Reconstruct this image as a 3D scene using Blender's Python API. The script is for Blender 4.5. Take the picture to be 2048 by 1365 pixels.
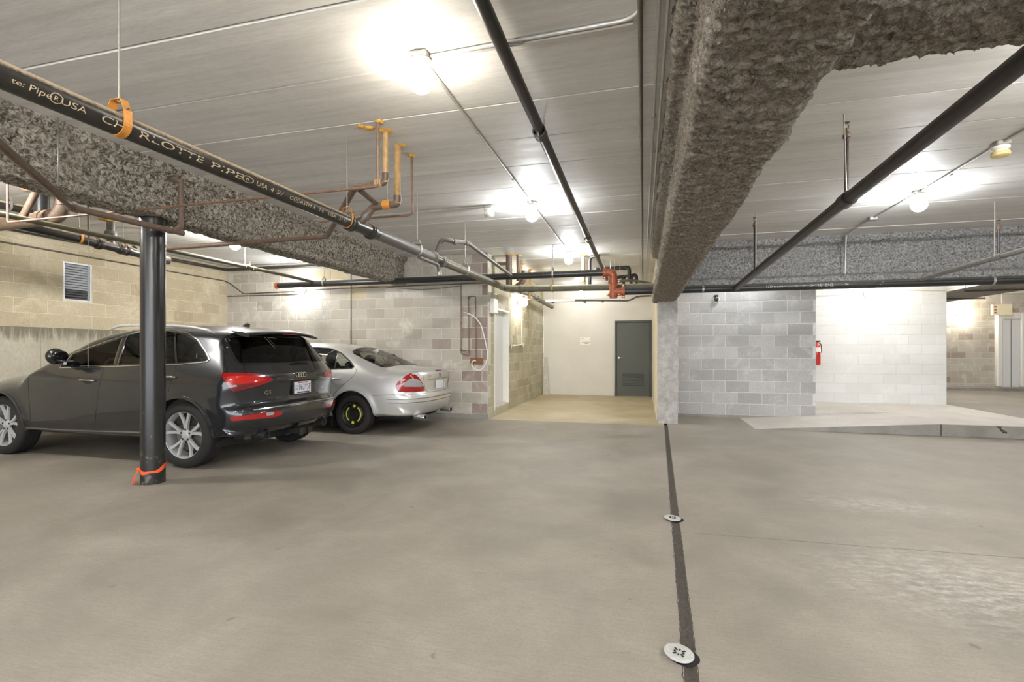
import bpy, bmesh, math, random
import numpy as np
from mathutils import Vector, Matrix
from mathutils.bvhtree import BVHTree
from mathutils.geometry import tessellate_polygon

for _o in list(bpy.data.objects):
    bpy.data.objects.remove(_o, do_unlink=True)
scene = bpy.context.scene
COL = scene.collection
PI = math.pi

# ------------------------------------------------------------------ camera, world, exposure
FPX = 985.0                       # focal length in pixels of the 2048 px wide frame
HORIZON = 700.0
YAW = math.atan2(261.0, FPX)
CY, SY = math.cos(YAW), math.sin(YAW)
EYE = Vector((0.0, 0.0, 1.30))
cam_d = bpy.data.cameras.new('camera')
cam_d.sensor_width = 36.0
cam_d.lens = FPX / 2048.0 * 36.0
cam_d.shift_y = (HORIZON - 682.5) / 2048.0
cam_d.clip_start = 0.05
cam = bpy.data.objects.new('camera', cam_d)
cam.location = EYE
cam.rotation_euler = (PI / 2, 0, YAW)
COL.objects.link(cam)
scene.camera = cam

world = bpy.data.worlds.new('world')
scene.world = world
world.use_nodes = True
world.node_tree.nodes['Background'].inputs[0].default_value = (0.55, 0.58, 0.62, 1)
world.node_tree.nodes['Background'].inputs[1].default_value = 5.0
scene.view_settings.view_transform = 'Standard'
scene.view_settings.look = 'None'
scene.view_settings.gamma = 1.0
scene.view_settings.use_curve_mapping = False
scene.view_settings.exposure = 1.02
scene.cycles.use_denoising = True
scene.cycles.max_bounces = 7
scene.cycles.diffuse_bounces = 4
scene.cycles.glossy_bounces = 3
scene.cycles.use_adaptive_sampling = True
scene.cycles.adaptive_threshold = 0.04
scene.cycles.sample_clamp_indirect = 6.0

LAMP_POWER = 300.0
WARM, COOL, MID = (1.0, 0.93, 0.80), (0.93, 0.965, 1.0), (1.0, 0.98, 0.95)

# a pixel of the 2048 x 1365 frame turned into a point on a real plane of the room
def ray(px, py):
    u, v = (px - 1024.0) / FPX, (HORIZON - py) / FPX
    return Vector((u * CY - SY, u * SY + CY, v))
def at_y(px, py, y):
    d = ray(px, py); return EYE + d * (y / d.y)
def at_x(px, py, x):
    d = ray(px, py); return EYE + d * (x / d.x)
def at_z(px, py, z):
    d = ray(px, py); return EYE + d * ((z - EYE.z) / d.z)

# ------------------------------------------------------------------ small helpers
def link(o, parent=None):
    COL.objects.link(o)
    if parent is not None:
        o.parent = parent
    return o
def tag(o, label=None, cat=None, group=None, kind=None):
    if label: o['label'] = label
    if cat: o['category'] = cat
    if group: o['group'] = group
    if kind: o['kind'] = kind
    return o
def empty(name, loc=(0, 0, 0), label=None, cat=None, group=None):
    o = bpy.data.objects.new(name, None)
    o.location = loc
    o.empty_display_size = 0.1
    link(o)
    return tag(o, label, cat, group)

def fillet(path, rad, k=5):
    """round the corners of a polyline"""
    P = [Vector(p) for p in path]
    out = [P[0]]
    for i in range(1, len(P) - 1):
        a, b, c = P[i - 1], P[i], P[i + 1]
        d1, d2 = (a - b), (c - b)
        l = min(rad, d1.length * .49, d2.length * .49)
        p1, p2 = b + d1.normalized() * l, b + d2.normalized() * l
        for j in range(k + 1):
            t = j / k
            out.append(p1 * (1 - t) ** 2 + b * 2 * t * (1 - t) + p2 * t * t)
    out.append(P[-1])
    return out

class MB:
    """collects faces, then builds ONE mesh object"""
    def __init__(self):
        self.v, self.f = [], []
    def add(self, vs, fs):
        n = len(self.v)
        self.v += [tuple(p) for p in vs]
        self.f += [tuple(i + n for i in f) for f in fs]
        return self
    def box(self, x0, x1, y0, y1, z0, z1, M=None):
        vs = [(x, y, z) for z in (z0, z1) for y in (y0, y1) for x in (x0, x1)]
        if M is not None: vs = [M @ Vector(p) for p in vs]
        return self.add(vs, [(0, 2, 3, 1), (4, 5, 7, 6), (0, 1, 5, 4), (2, 6, 7, 3), (0, 4, 6, 2), (1, 3, 7, 5)])
    def bbox(self, x0, x1, y0, y1, z0, z1, b=0.004, M=None):
        """box with chamfered edges"""
        vs = []
        for sx in (0, 1):
            for sy in (0, 1):
                for sz in (0, 1):
                    x, y, z = (x0, x1)[sx], (y0, y1)[sy], (z0, z1)[sz]
                    dx, dy, dz = (b, -b)[sx], (b, -b)[sy], (b, -b)[sz]
                    vs += [(x, y + dy, z + dz), (x + dx, y, z + dz), (x + dx, y + dy, z)]
        if M is not None: vs = [M @ Vector(p) for p in vs]
        I = lambda sx, sy, sz, a: ((sx * 2 + sy) * 2 + sz) * 3 + a
        fs = []
        for s in (0, 1):
            q = [I(s, 0, 0, 0), I(s, 1, 0, 0), I(s, 1, 1, 0), I(s, 0, 1, 0)]; fs.append(q if s else q[::-1])
            q = [I(0, s, 0, 1), I(0, s, 1, 1), I(1, s, 1, 1), I(1, s, 0, 1)]; fs.append(q if s else q[::-1])
            q = [I(0, 0, s, 2), I(1, 0, s, 2), I(1, 1, s, 2), I(0, 1, s, 2)]; fs.append(q if s else q[::-1])
        for a in (0, 1):
            for b_ in (0, 1):
                q = [I(a, b_, 0, 0), I(a, b_, 1, 0), I(a, b_, 1, 1), I(a, b_, 0, 1)]; fs.append(q)
                q = [I(a, 0, b_, 0), I(a, 1, b_, 0), I(a, 1, b_, 2), I(a, 0, b_, 2)]; fs.append(q)
                q = [I(0, a, b_, 1), I(1, a, b_, 1), I(1, a, b_, 2), I(0, a, b_, 2)]; fs.append(q)
        for sx in (0, 1):
            for sy in (0, 1):
                for sz in (0, 1):
                    fs.append([I(sx, sy, sz, 0), I(sx, sy, sz, 1), I(sx, sy, sz, 2)])
        return self.add(vs, fs)
    def tube(self, path, r, n=12, cap=True, squash=None):
        P = [Vector(p) for p in path]
        Q = [P[0]]
        for p in P[1:]:
            if (p - Q[-1]).length > 1e-6: Q.append(p)
        P = Q
        rs = r if isinstance(r, (list, tuple)) else [r] * len(P)
        T = [(P[min(i + 1, len(P) - 1)] - P[max(i - 1, 0)]).normalized() for i in range(len(P))]
        up = Vector((0, 0, 1)) if abs(T[0].z) < .9 else Vector((1, 0, 0))
        nrm = (up - T[0] * up.dot(T[0])).normalized()
        vs, fs = [], []
        for i, p in enumerate(P):
            if i:
                q = T[i - 1].rotation_difference(T[i]); nrm = (q @ nrm)
                nrm = (nrm - T[i] * nrm.dot(T[i])).normalized()
            bn = T[i].cross(nrm)
            for k in range(n):
                a = 2 * PI * k / n
                vs.append(p + (nrm * math.cos(a) + bn * math.sin(a)) * rs[i])
        for i in range(len(P) - 1):
            for k in range(n):
                a, b = i * n + k, i * n + (k + 1) % n
                fs.append((a, b, b + n, a + n))
        if cap:
            fs.append(tuple(range(n))[::-1])
            fs.append(tuple(range((len(P) - 1) * n, len(P) * n)))
        return self.add(vs, fs)
    def ring(self, c, axis, r0, r1, half, n=20):
        """a band around an axis: inner radius r0, outer r1"""
        axis = Vector(axis).normalized(); c = Vector(c)
        return self.lathe([(r0, -half), (r1, -half), (r1, half), (r0, half)], c, axis, n, closed=True)
    def lathe(self, prof, c, axis=(0, 0, 1), n=24, closed=False):
        axis = Vector(axis).normalized(); c = Vector(c)
        e1 = axis.orthogonal().normalized(); e2 = axis.cross(e1)
        vs, fs = [], []
        m = len(prof)
        for k in range(n):
            a = 2 * PI * k / n
            d = e1 * math.cos(a) + e2 * math.sin(a)
            for (r, h) in prof: vs.append(c + d * r + axis * h)
        for k in range(n):
            k2 = (k + 1) % n
            for j in range(m if closed else m - 1):
                j2 = (j + 1) % m
                fs.append((k * m + j, k2 * m + j, k2 * m + j2, k * m + j2))
        return self.add(vs, fs)
    def sphere(self, c, r, n=20, m=12, sc=(1, 1, 1)):
        c = Vector(c); vs, fs = [], []
        for i in range(m + 1):
            t = PI * i / m
            for k in range(n):
                a = 2 * PI * k / n
                vs.append(c + Vector((r * math.sin(t) * math.cos(a) * sc[0], r * math.sin(t) * math.sin(a) * sc[1], r * math.cos(t) * sc[2])))
        for i in range(m):
            for k in range(n):
                k2 = (k + 1) % n
                fs.append((i * n + k, (i + 1) * n + k, (i + 1) * n + k2, i * n + k2))
        return self.add(vs, fs)
    def prism(self, poly, axis, a0, a1):
        """2D polygon extruded along an axis; axis 0: poly is (y,z); 1: (x,z); 2: (x,y)"""
        def P(p, a):
            return {0: (a, p[0], p[1]), 1: (p[0], a, p[1]), 2: (p[0], p[1], a)}[axis]
        n = len(poly)
        vs = [P(p, a0) for p in poly] + [P(p, a1) for p in poly]
        fs = [(i, (i + 1) % n, (i + 1) % n + n, i + n) for i in range(n)]
        tri = tessellate_polygon([[Vector((p[0], p[1], 0)) for p in poly]])
        fs += [tuple(t) for t in tri] + [tuple(i + n for i in t) for t in tri]
        return self.add(vs, fs)
    def build(self, name, mat, parent=None, smooth=False, angle=None, recalc=True):
        me = bpy.data.meshes.new(name)
        me.from_pydata(self.v, [], self.f)
        if recalc:
            bm = bmesh.new(); bm.from_mesh(me)
            bmesh.ops.remove_doubles(bm, verts=bm.verts, dist=1e-6)
            bmesh.ops.recalc_face_normals(bm, faces=bm.faces)
            bm.to_mesh(me); bm.free()
        if smooth: me.polygons.foreach_set('use_smooth', [True] * len(me.polygons))
        if smooth and angle is not None:
            me.set_sharp_from_angle(angle=math.radians(angle))
        if mat is not None: me.materials.append(mat)
        o = bpy.data.objects.new(name, me)
        return link(o, parent)

def struct(o):
    o['kind'] = 'structure'; return o

# ------------------------------------------------------------------ materials
M = {}
def new_mat(name):
    m = bpy.data.materials.new(name); m.use_nodes = True
    nt = m.node_tree
    b = nt.nodes['Principled BSDF']
    M[name] = m
    return m, nt, b
class NT:
    """tiny node writer"""
    def __init__(self, nt): self.nt = nt
    def n(self, typ, **kw):
        x = self.nt.nodes.new('ShaderNode' + typ)
        for k, v in kw.items(): setattr(x, k, v)
        return x
    def l(self, a, b): self.nt.links.new(a, b)
    def pos(self, scale=(1, 1, 1), loc=(0, 0, 0), obj=False):
        if obj: src = self.n('TexCoord').outputs['Object']
        else: src = self.n('NewGeometry').outputs['Position']
        mp = self.n('Mapping'); mp.inputs['Scale'].default_value = scale; mp.inputs['Location'].default_value = loc
        self.l(src, mp.inputs[0]); return mp.outputs[0]
    def noise(self, vec, scale, detail=4, rough=.6, dist=0):
        x = self.n('TexNoise'); x.inputs['Scale'].default_value = scale
        x.inputs['Detail'].default_value = detail; x.inputs['Roughness'].default_value = rough
        x.inputs['Distortion'].default_value = dist
        self.l(vec, x.inputs['Vector']); return x.outputs['Fac']
    def ramp(self, fac, stops, interp='LINEAR'):
        x = self.n('ValToRGB'); r = x.color_ramp; r.interpolation = interp
        while len(r.elements) < len(stops): r.elements.new(.5)
        for e, (p, c) in zip(r.elements, stops):
            e.position = p; e.color = (c if len(c) == 4 else (*c, 1)) if hasattr(c, '__len__') else (c, c, c, 1)
        self.l(fac, x.inputs[0]); return x.outputs[0]
    def mix(self, fac, a, b, mode='MIX'):
        x = self.n('Mix'); x.data_type = 'RGBA'; x.blend_type = mode; x.clamp_result = False
        for s, v in ((x.inputs[0], fac), (x.inputs[6], a), (x.inputs[7], b)):
            if hasattr(v, 'links'): self.l(v, s)
            elif hasattr(v, '__len__'): s.default_value = (*v, 1) if len(v) == 3 else v
            else: s.default_value = v
        return x.outputs[2]
    def math(self, op, a, b=0.0, clamp=False):
        x = self.n('Math', operation=op); x.use_clamp = clamp
        for s, v in ((x.inputs[0], a), (x.inputs[1], b)):
            if hasattr(v, 'links'): self.l(v, s)
            else: s.default_value = v
        return x.outputs[0]
    def bump(self, h, strength, dist, bsdf):
        x = self.n('Bump'); x.inputs['Strength'].default_value = strength; x.inputs['Distance'].default_value = dist
        self.l(h, x.inputs['Height']); self.l(x.outputs[0], bsdf.inputs['Normal'])
def srgb(r, g, b):
    f = lambda c: ((c / 255) / 12.92) if c <= 10 else (((c / 255) + .055) / 1.055) ** 2.4
    return (f(r), f(g), f(b))
def plain(name, col, rough=.5, metal=0.0, var=.12, scale=30.0, bump=0.0, coat=0.0, spec=None):
    """a solid material with a little procedural mottling and roughness wear"""
    m, nt, b = new_mat(name); k = NT(nt)
    f = k.noise(k.pos(), scale, 4, .6)
    lo, hi = [c * (1 - var) for c in col], [min(1, c * (1 + var)) for c in col]
    k.l(k.ramp(f, [(.3, lo), (.7, hi)]), b.inputs['Base Color'])
    k.l(k.ramp(f, [(.25, max(0, rough - .08)), (.75, min(1, rough + .08))]), b.inputs['Roughness'])
    b.inputs['Metallic'].default_value = metal
    if coat: b.inputs['Coat Weight'].default_value = coat; b.inputs['Coat Roughness'].default_value = .05
    if spec is not None: b.inputs['Specular IOR Level'].default_value = spec
    if bump: k.bump(k.noise(k.pos(), scale * 2.5, 5, .7), bump, .004, b)
    return m
def emit(name, col, strength):
    m, nt, b = new_mat(name); k = NT(nt)
    b.inputs['Base Color'].default_value = (.9, .9, .88, 1)
    f = k.noise(k.pos(), 14, 2)
    k.l(k.ramp(f, [(.2, [c * .97 for c in col]), (.8, col)]), b.inputs['Emission Color'])
    b.inputs['Emission Strength'].default_value = strength
    return m

def block_mat(name, cols, stain, smear=.35, rough=.9, bump=.5, painted=False):
    m, nt, b = new_mat(name); k = NT(nt)
    oi = k.n('ObjectInfo')
    st = [(i / max(1, len(cols) - 1), c) for i, c in enumerate(cols)]
    base = k.ramp(oi.outputs['Random'], st)
    n1 = k.noise(k.pos(), 1.1, 5, .65)
    base = k.mix(k.ramp(n1, [(.38, 0.0), (.68, .55)]), base, stain, 'MIX')
    n2 = k.noise(k.pos(loc=(3, 1, 7)), 2.3, 6, .7, .4)
    base = k.mix(k.ramp(n2, [(.54, 0.0), (.66, smear)]), base, [min(1, c * 1.45) for c in cols[-1]], 'MIX')
    n3 = k.noise(k.pos(), 60, 4, .7)
    base = k.mix(k.ramp(n3, [(.3, .32 if not painted else .08), (.6, 0.0)]), base, [c * .45 for c in cols[0]], 'MIX')
    k.l(base, b.inputs['Base Color'])
    b.inputs['Roughness'].default_value = rough
    k.bump(k.math('ADD', n3, k.noise(k.pos(), 170, 3, .8)), bump, .004, b)
    return m
def concrete_mat(name, c0, c1, stain, stretch=(1, 1, 1), scale=2.0, rough=.75, bump=.25, fine=45, stain_amt=.5, fine_amt=.28):
    m, nt, b = new_mat(name); k = NT(nt)
    n1 = k.noise(k.pos(stretch), scale, 7, .62, .3)
    base = k.ramp(n1, [(.28, c0), (.72, c1)])
    n2 = k.noise(k.pos(loc=(11, 5, 2)), scale * .38, 5, .6, .6)
    base = k.mix(k.ramp(n2, [(.48, 0.0), (.75, stain_amt)]), base, stain)
    n3 = k.noise(k.pos(stretch), fine, 5, .75)
    base = k.mix(k.ramp(n3, [(.35, fine_amt), (.55, 0.0)]), base, [c * .6 for c in c0])
    k.l(base, b.inputs['Base Color'])
    k.l(k.ramp(n1, [(.3, rough - .1), (.7, min(1, rough + .08))]), b.inputs['Roughness'])
    k.bump(k.math('ADD', n3, k.math('MULTIPLY', n1, .6)), bump, .004, b)
    return m, k, b, base
# ------------------------------------------------------------------ room measures (metres)
ZC = 3.11                                  # ceiling
XL, XR = -8.76, 14.0                       # outer side walls
YB = -6.0                                  # wall behind the camera
Y_BACK = 8.80                              # block wall behind the parked cars
X_PASS = -2.80                             # left wall of the passage
Y_DOOR = 14.13                             # white wall with the grey door
X_PR = 0.25                                # right wall of the passage
Y_GREY = 10.21                             # grey block wall
X_GREY1 = 3.09
Y_WHITE, X_WHITE1 = 11.85, 5.93            # white painted block wall
Y_FAR = 19.4                               # far wall beyond the drive
KERB = 0.18

# ------------------------------------------------------------------ room materials
fm, fk, fb, fbase = concrete_mat('floor_concrete', srgb(128, 121, 110), srgb(168, 160, 148), srgb(122, 115, 104),
                                 (1, 1, 1), 1.3, .62, .22, 70, .45)
def floor_patches():
    k = fk
    base = fbase
    # broom marks, running across the slab
    br = k.noise(k.pos((6, 90, 1)), 1.0, 3, .6)
    base = k.mix(k.ramp(br, [(.35, .22), (.6, 0.0)]), base, srgb(112, 106, 96))
    # pale patches: scuffs plus reflected light painted into the colour
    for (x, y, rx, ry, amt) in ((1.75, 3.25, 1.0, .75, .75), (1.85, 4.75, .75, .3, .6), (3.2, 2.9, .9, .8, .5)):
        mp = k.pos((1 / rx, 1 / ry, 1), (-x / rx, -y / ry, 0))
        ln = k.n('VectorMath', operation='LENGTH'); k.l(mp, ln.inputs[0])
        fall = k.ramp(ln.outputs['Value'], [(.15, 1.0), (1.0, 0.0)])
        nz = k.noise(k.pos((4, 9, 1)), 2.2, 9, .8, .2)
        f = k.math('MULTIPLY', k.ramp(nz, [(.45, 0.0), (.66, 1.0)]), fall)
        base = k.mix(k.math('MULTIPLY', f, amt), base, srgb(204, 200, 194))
    # small dark spots
    sp = k.noise(k.pos(), 9, 2, .5)
    base = k.mix(k.ramp(sp, [(.22, .55), (.27, 0.0)]), base, srgb(95, 86, 76))
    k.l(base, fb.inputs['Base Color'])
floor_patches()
concrete_mat('passage_concrete', srgb(163, 148, 112), srgb(206, 196, 172), srgb(150, 124, 72), (1, 1, 1), 1.0, .55, .15, 60, .55)
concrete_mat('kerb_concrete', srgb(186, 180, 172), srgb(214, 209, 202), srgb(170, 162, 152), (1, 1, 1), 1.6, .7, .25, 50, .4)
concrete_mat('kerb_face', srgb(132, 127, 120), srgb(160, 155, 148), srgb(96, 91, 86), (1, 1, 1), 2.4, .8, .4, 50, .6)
def ceiling_mat():
    m, k, b, base = concrete_mat('ceiling_plank', srgb(212, 210, 205), srgb(236, 234, 230), srgb(204, 200, 194),
                                 (.35, 3.2, 1), 2.2, .6, .2, 30, .5)
    st = k.noise(k.pos((.18, 7, 1)), 2.0, 6, .65)
    base = k.mix(k.ramp(st, [(.32, .24), (.56, 0.0)]), base, srgb(150, 145, 137))
    oi = k.n('ObjectInfo')
    base = k.mix(k.ramp(oi.outputs['Random'], [(0, 0.0), (1, .22)]), base, srgb(176, 172, 166))
    k.l(base, b.inputs['Base Color'])
ceiling_mat()
def foundation_mat():
    m, k, b, base = concrete_mat('foundation', srgb(168, 160, 140), srgb(200, 193, 174), srgb(140, 131, 110), (1, 1, .5), 1.6, .8, .3, 40, .6)
    sx = k.n('SeparateXYZ'); k.l(k.n('NewGeometry').outputs['Position'], sx.inputs[0])
    dr = k.noise(k.pos((1, 9, .9)), 2.0, 6, .7)                 # seepage runs below the top of the pour
    hi = k.ramp(k.math('DIVIDE', sx.outputs['Z'], 1.64), [(.80, 0.0), (.93, .42), (1.0, .60)])
    f = k.ramp(k.math('MULTIPLY', k.math('ADD', dr, .12), k.math('ADD', hi, .42)), [(.40, 0.0), (.58, .85)])
    base = k.mix(f, base, srgb(104, 97, 80))
    k.l(base, b.inputs['Base Color'])
foundation_mat()
concrete_mat('plaster_white', srgb(212, 208, 198), srgb(224, 221, 212), srgb(200, 194, 180), (1, 1, 1), 1.0, .7, .06, 30, .35, .05)
concrete_mat('plaster_cream', srgb(212, 203, 178), srgb(226, 218, 196), srgb(200, 188, 155), (1, 1, .6), 1.2, .75, .08, 30, .4, .05)
concrete_mat('column_spray', srgb(150, 146, 140), srgb(196, 193, 187), srgb(128, 122, 115), (1, 1, 1), 9.0, .95, 1.0, 90, .4)
block_mat('block_tan', [srgb(180, 166, 138), srgb(194, 181, 153), srgb(205, 193, 167)], srgb(168, 154, 122), .4)
block_mat('block_greige', [srgb(176, 169, 156), srgb(192, 185, 173), srgb(204, 198, 187)], srgb(164, 154, 136), .45)
block_mat('block_brown', [srgb(146, 130, 120), srgb(164, 148, 138), srgb(176, 164, 154)], srgb(130, 114, 104), .4)
block_mat('block_grey', [srgb(166, 164, 161), srgb(184, 182, 179), srgb(196, 194, 191)], srgb(160, 157, 153), .3)
block_mat('block_olive', [srgb(170, 164, 140), srgb(190, 184, 162), srgb(202, 197, 178)], srgb(150, 140, 104), .3)
block_mat('block_white', [srgb(226, 226, 224), srgb(232, 232, 230), srgb(236, 236, 235)], srgb(218, 217, 214), .2, .6, .12, True)
plain('mortar', srgb(206, 199, 185), .95, 0, .12, 20, .4)
plain('mortar_tan', srgb(206, 195, 170), .95, 0, .12, 20, .4)
plain('mortar_grey', srgb(208, 206, 203), .95, 0, .12, 20, .4)
plain('mortar_white', srgb(216, 216, 214), .8, 0, .05, 20, .2)

# ------------------------------------------------------------------ walls of blocks
_blk = {}
def block_mesh(w, h, mat, proud=.035, ch=.0035):
    key = (round(w, 3), round(h, 3), mat)
    if key in _blk: return _blk[key]
    b = MB()
    x, z, y1 = w / 2, h / 2, proud
    vs = [(-x, ch, -z), (x, ch, -z), (x, ch, z), (-x, ch, z),
          (-x + ch, 0, -z + ch), (x - ch, 0, -z + ch), (x - ch, 0, z - ch), (-x + ch, 0, z - ch),
          (-x, y1, -z), (x, y1, -z), (x, y1, z), (-x, y1, z)]
    fs = [(4, 5, 6, 7), (0, 1, 5, 4), (1, 2, 6, 5), (2, 3, 7, 6), (3, 0, 4, 7),
          (8, 9, 1, 0), (9, 10, 2, 1), (10, 11, 3, 2), (11, 8, 0, 3)]
    me = bpy.data.meshes.new('concrete_block'); me.from_pydata(vs, [], fs); me.materials.append(M[mat])
    _blk[key] = me
    return me
def block_wall(name, p0, rot, length, z0, z1, mats, mortar, course=.2032, bw=.4064, shift=0.0, holes=(), thick=.2,
               joint=.010, recess=.0035, pick=None, seed=1, zoff=0.0, clip=None):
    """wall face starts at p0 and runs along the local x of rot; blocks are children of the mortar wall"""
    rng = random.Random(seed)
    R = Matrix.Rotation(rot, 4, 'Z'); T = Matrix.Translation(Vector((p0[0], p0[1], 0))) @ R
    us = sorted({0.0, length} | {h[0] for h in holes} | {h[1] for h in holes})
    zs = sorted({z0, z1} | {h[2] for h in holes} | {h[3] for h in holes})
    wb = MB()
    for i in range(len(us) - 1):
        for j in range(len(zs) - 1):
            uc, zc = (us[i] + us[i + 1]) / 2, (zs[j] + zs[j + 1]) / 2
            if any(h[0] < uc < h[1] and h[2] < zc < h[3] for h in holes): continue
            wb.box(us[i], us[i + 1], recess, thick, zs[j], zs[j + 1], T)
    wall = struct(wb.build(name, M[mortar]))
    n = 0
    z = z0 - zoff; row = 0
    while z < z1 - .03:
        a, b = max(z, z0), min(z + course, z1)
        u = -shift - (bw / 2 if row % 2 else 0.0)
        while u < length - .02:
            s, e = max(u, 0.0), min(u + bw, length)
            u += bw
            segs = [(s, e, a, b)]
            for h in holes:
                ns = []
                for (p, q, c, d) in segs:
                    if q <= h[0] or p >= h[1] or d <= h[2] + .01 or c >= h[3] - .01: ns.append((p, q, c, d)); continue
                    if p < h[0]: ns.append((p, h[0], c, d))
                    if q > h[1]: ns.append((h[1], q, c, d))
                    if c < h[2] - .03: ns.append((max(p, h[0]), min(q, h[1]), c, h[2]))
                    if d > h[3] + .03: ns.append((max(p, h[0]), min(q, h[1]), h[3], d))
                segs = ns
            for (p, q, c, d) in segs:
                if q - p < .045 or d - c < .03: continue
                if clip and not clip((p + q) / 2, (c + d) / 2): continue
                mt = pick((p + q) / 2, (c + d) / 2, rng) if pick else mats[rng.randrange(len(mats))]
                o = bpy.data.objects.new('concrete_block', block_mesh(q - p - joint, d - c - joint, mt))
                loc = T @ Vector(((p + q) / 2, rng.uniform(-.0015, .001), (c + d) / 2))
                o.location = loc; o.rotation_euler = (0, 0, rot)
                link(o, wall); n += 1
        z += course; row += 1
    return wall

# ------------------------------------------------------------------ floor
def build_floor():
    base = struct(MB().box(XL, XR, YB, 22.0, -.15, -.03).build('floor', M['kerb_face']))
    j0, j1 = (.186 - (.203 / 6.77) * 8.04 * 1.0, YB), (.389, 8.81)      # expansion joint, nearly straight
    def jx(y): return .186 + (y - 2.04) * (.389 - .186) / 6.77
    hw = .026
    def slab(name, poly, mat):
        return MB().prism(poly, 2, -.03, 0.0).build(name, M[mat], base)
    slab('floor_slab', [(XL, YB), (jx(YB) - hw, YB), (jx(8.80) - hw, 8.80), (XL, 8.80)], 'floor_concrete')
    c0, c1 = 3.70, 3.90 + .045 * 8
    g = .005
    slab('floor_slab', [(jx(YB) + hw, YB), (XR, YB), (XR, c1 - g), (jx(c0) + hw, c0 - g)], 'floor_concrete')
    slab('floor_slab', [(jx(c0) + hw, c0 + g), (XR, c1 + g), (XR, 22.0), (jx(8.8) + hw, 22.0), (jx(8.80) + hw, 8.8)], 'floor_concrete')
    slab('floor_slab', [(X_PASS - .1, 8.806), (jx(8.8) - hw, 8.806), (jx(8.8) - hw, Y_DOOR + .1), (X_PASS - .1, Y_DOOR + .1)], 'passage_concrete')
    # rough filler of the joint
    rng = random.Random(4)
    b = MB(); n = 520
    vs = []
    for i in range(n + 1):
        y = -2.0 + (8.8 + 2.0) * i / n
        e0 = hw + .004 + max(0, rng.gauss(0, .004)); e1 = hw + .003 + max(0, rng.gauss(0, .002))
        for t in (-e0, -.012, .003, .016, e1):
            x = jx(y) + t
            vs.append((x, y, (.0012 if abs(t) >= hw else -.004 + rng.uniform(-.004, .004))))
    fs = [(i * 5 + k, i * 5 + k + 1, i * 5 + k + 6, i * 5 + k + 5) for i in range(n) for k in range(4)]
    plain('asphalt_filler', srgb(70, 64, 57), .9, 0, .45, 90, .6)
    b.add(vs, fs).build('joint_filler', M['asphalt_filler'], base)
    return base
FLOOR = build_floor()

# raised walkway with its ramp
def build_walkway():
    w = MB()
    x0, x1 = 1.79, 4.35
    # ramp wedge
    vs = [(x0, 8.85, 0.002), (x1, 8.85, KERB), (x1, Y_GREY, KERB), (x0, Y_GREY, .002), (x0, 8.85, -.02), (x1, 8.85, -.02), (x1, Y_GREY, -.02), (x0, Y_GREY, -.02)]
    ramp = MB().add(vs, [(0, 1, 2, 3), (0, 4, 5, 1), (1, 5, 6, 2), (2, 6, 7, 3), (3, 7, 4, 0), (4, 7, 6, 5)])
    r = struct(ramp.build('walkway_ramp', M['kerb_concrete']))
    tag(r, 'pale concrete ramp rising from the floor to the walkway', 'ramp')
    s = struct(MB().bbox(x1, 6.02, 8.85, Y_GREY + 2.2, -.02, KERB, .012).build('walkway_slab', M['kerb_concrete']))
    s2 = MB().bbox(X_GREY1 - .3, x1, Y_GREY, Y_GREY + 2.2, -.02, KERB + .002, .006).build('slab', M['kerb_concrete'], s)
    tag(s, 'raised concrete walkway slab in front of the white wall', 'walkway')
    # kerb face stones
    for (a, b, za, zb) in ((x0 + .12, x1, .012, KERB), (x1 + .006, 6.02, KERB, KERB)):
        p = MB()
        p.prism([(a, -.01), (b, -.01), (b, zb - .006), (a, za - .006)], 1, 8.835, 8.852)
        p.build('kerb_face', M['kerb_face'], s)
    p = MB(); rng = random.Random(3)
    x = 5.05
    for i in range(4):
        p.add([(x + rng.uniform(-.03, .0), 8.8335, .17 - i * .025), (x + rng.uniform(.02, .07), 8.8335, .17 - i * .025),
               (x + .03 + rng.uniform(.01, .04), 8.8335, .15 - i * .025), (x + rng.uniform(-.02, .02), 8.8335, .145 - i * .025)], [(0, 1, 2, 3)])
        x += .022
    plain('tar', srgb(52, 48, 44), .8, 0, .3, 60)
    p.build('tar_crack', M['tar'], s)
    c = MB().box(x1 - .006, x1 + .008, 8.8332, 8.84, 0, KERB - .008).build('kerb_joint', M['tar'], s)
build_walkway()

# ------------------------------------------------------------------ ceiling of long planks
def build_ceiling():
    top = struct(MB().box(XL - .2, XR, YB, 22.0, ZC + .03, ZC + .3).build('ceiling', M['kerb_face']))
    y = 3.48 - .61 * 16
    i = 0
    pw = .61
    ch = .007
    me = bpy.data.meshes.new('ceiling_plank')
    g = .0025
    L0, L1 = XL - .05, XR
    prof = [(g, .06), (g, ch * 1.4), (g + ch, 0), (pw - g - ch, 0), (pw - g, ch * 1.4), (pw - g, .06)]
    vs = [(L0, p[0], p[1]) for p in prof] + [(L1, p[0], p[1]) for p in prof]
    n = len(prof)
    fs = [(k, k + 1, k + 1 + n, k + n) for k in range(n - 1)] + [tuple(range(n)), tuple(range(n, 2 * n))[::-1]]
    me.from_pydata(vs, [], fs); me.materials.append(M['ceiling_plank'])
    rng = random.Random(8)
    while y < 21.9:
        o = bpy.data.objects.new('ceiling_plank', me)
        o.location = (0, y, ZC + rng.uniform(-.003, .003))
        link(o, top)
        y += pw
    return top
build_ceiling()

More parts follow.
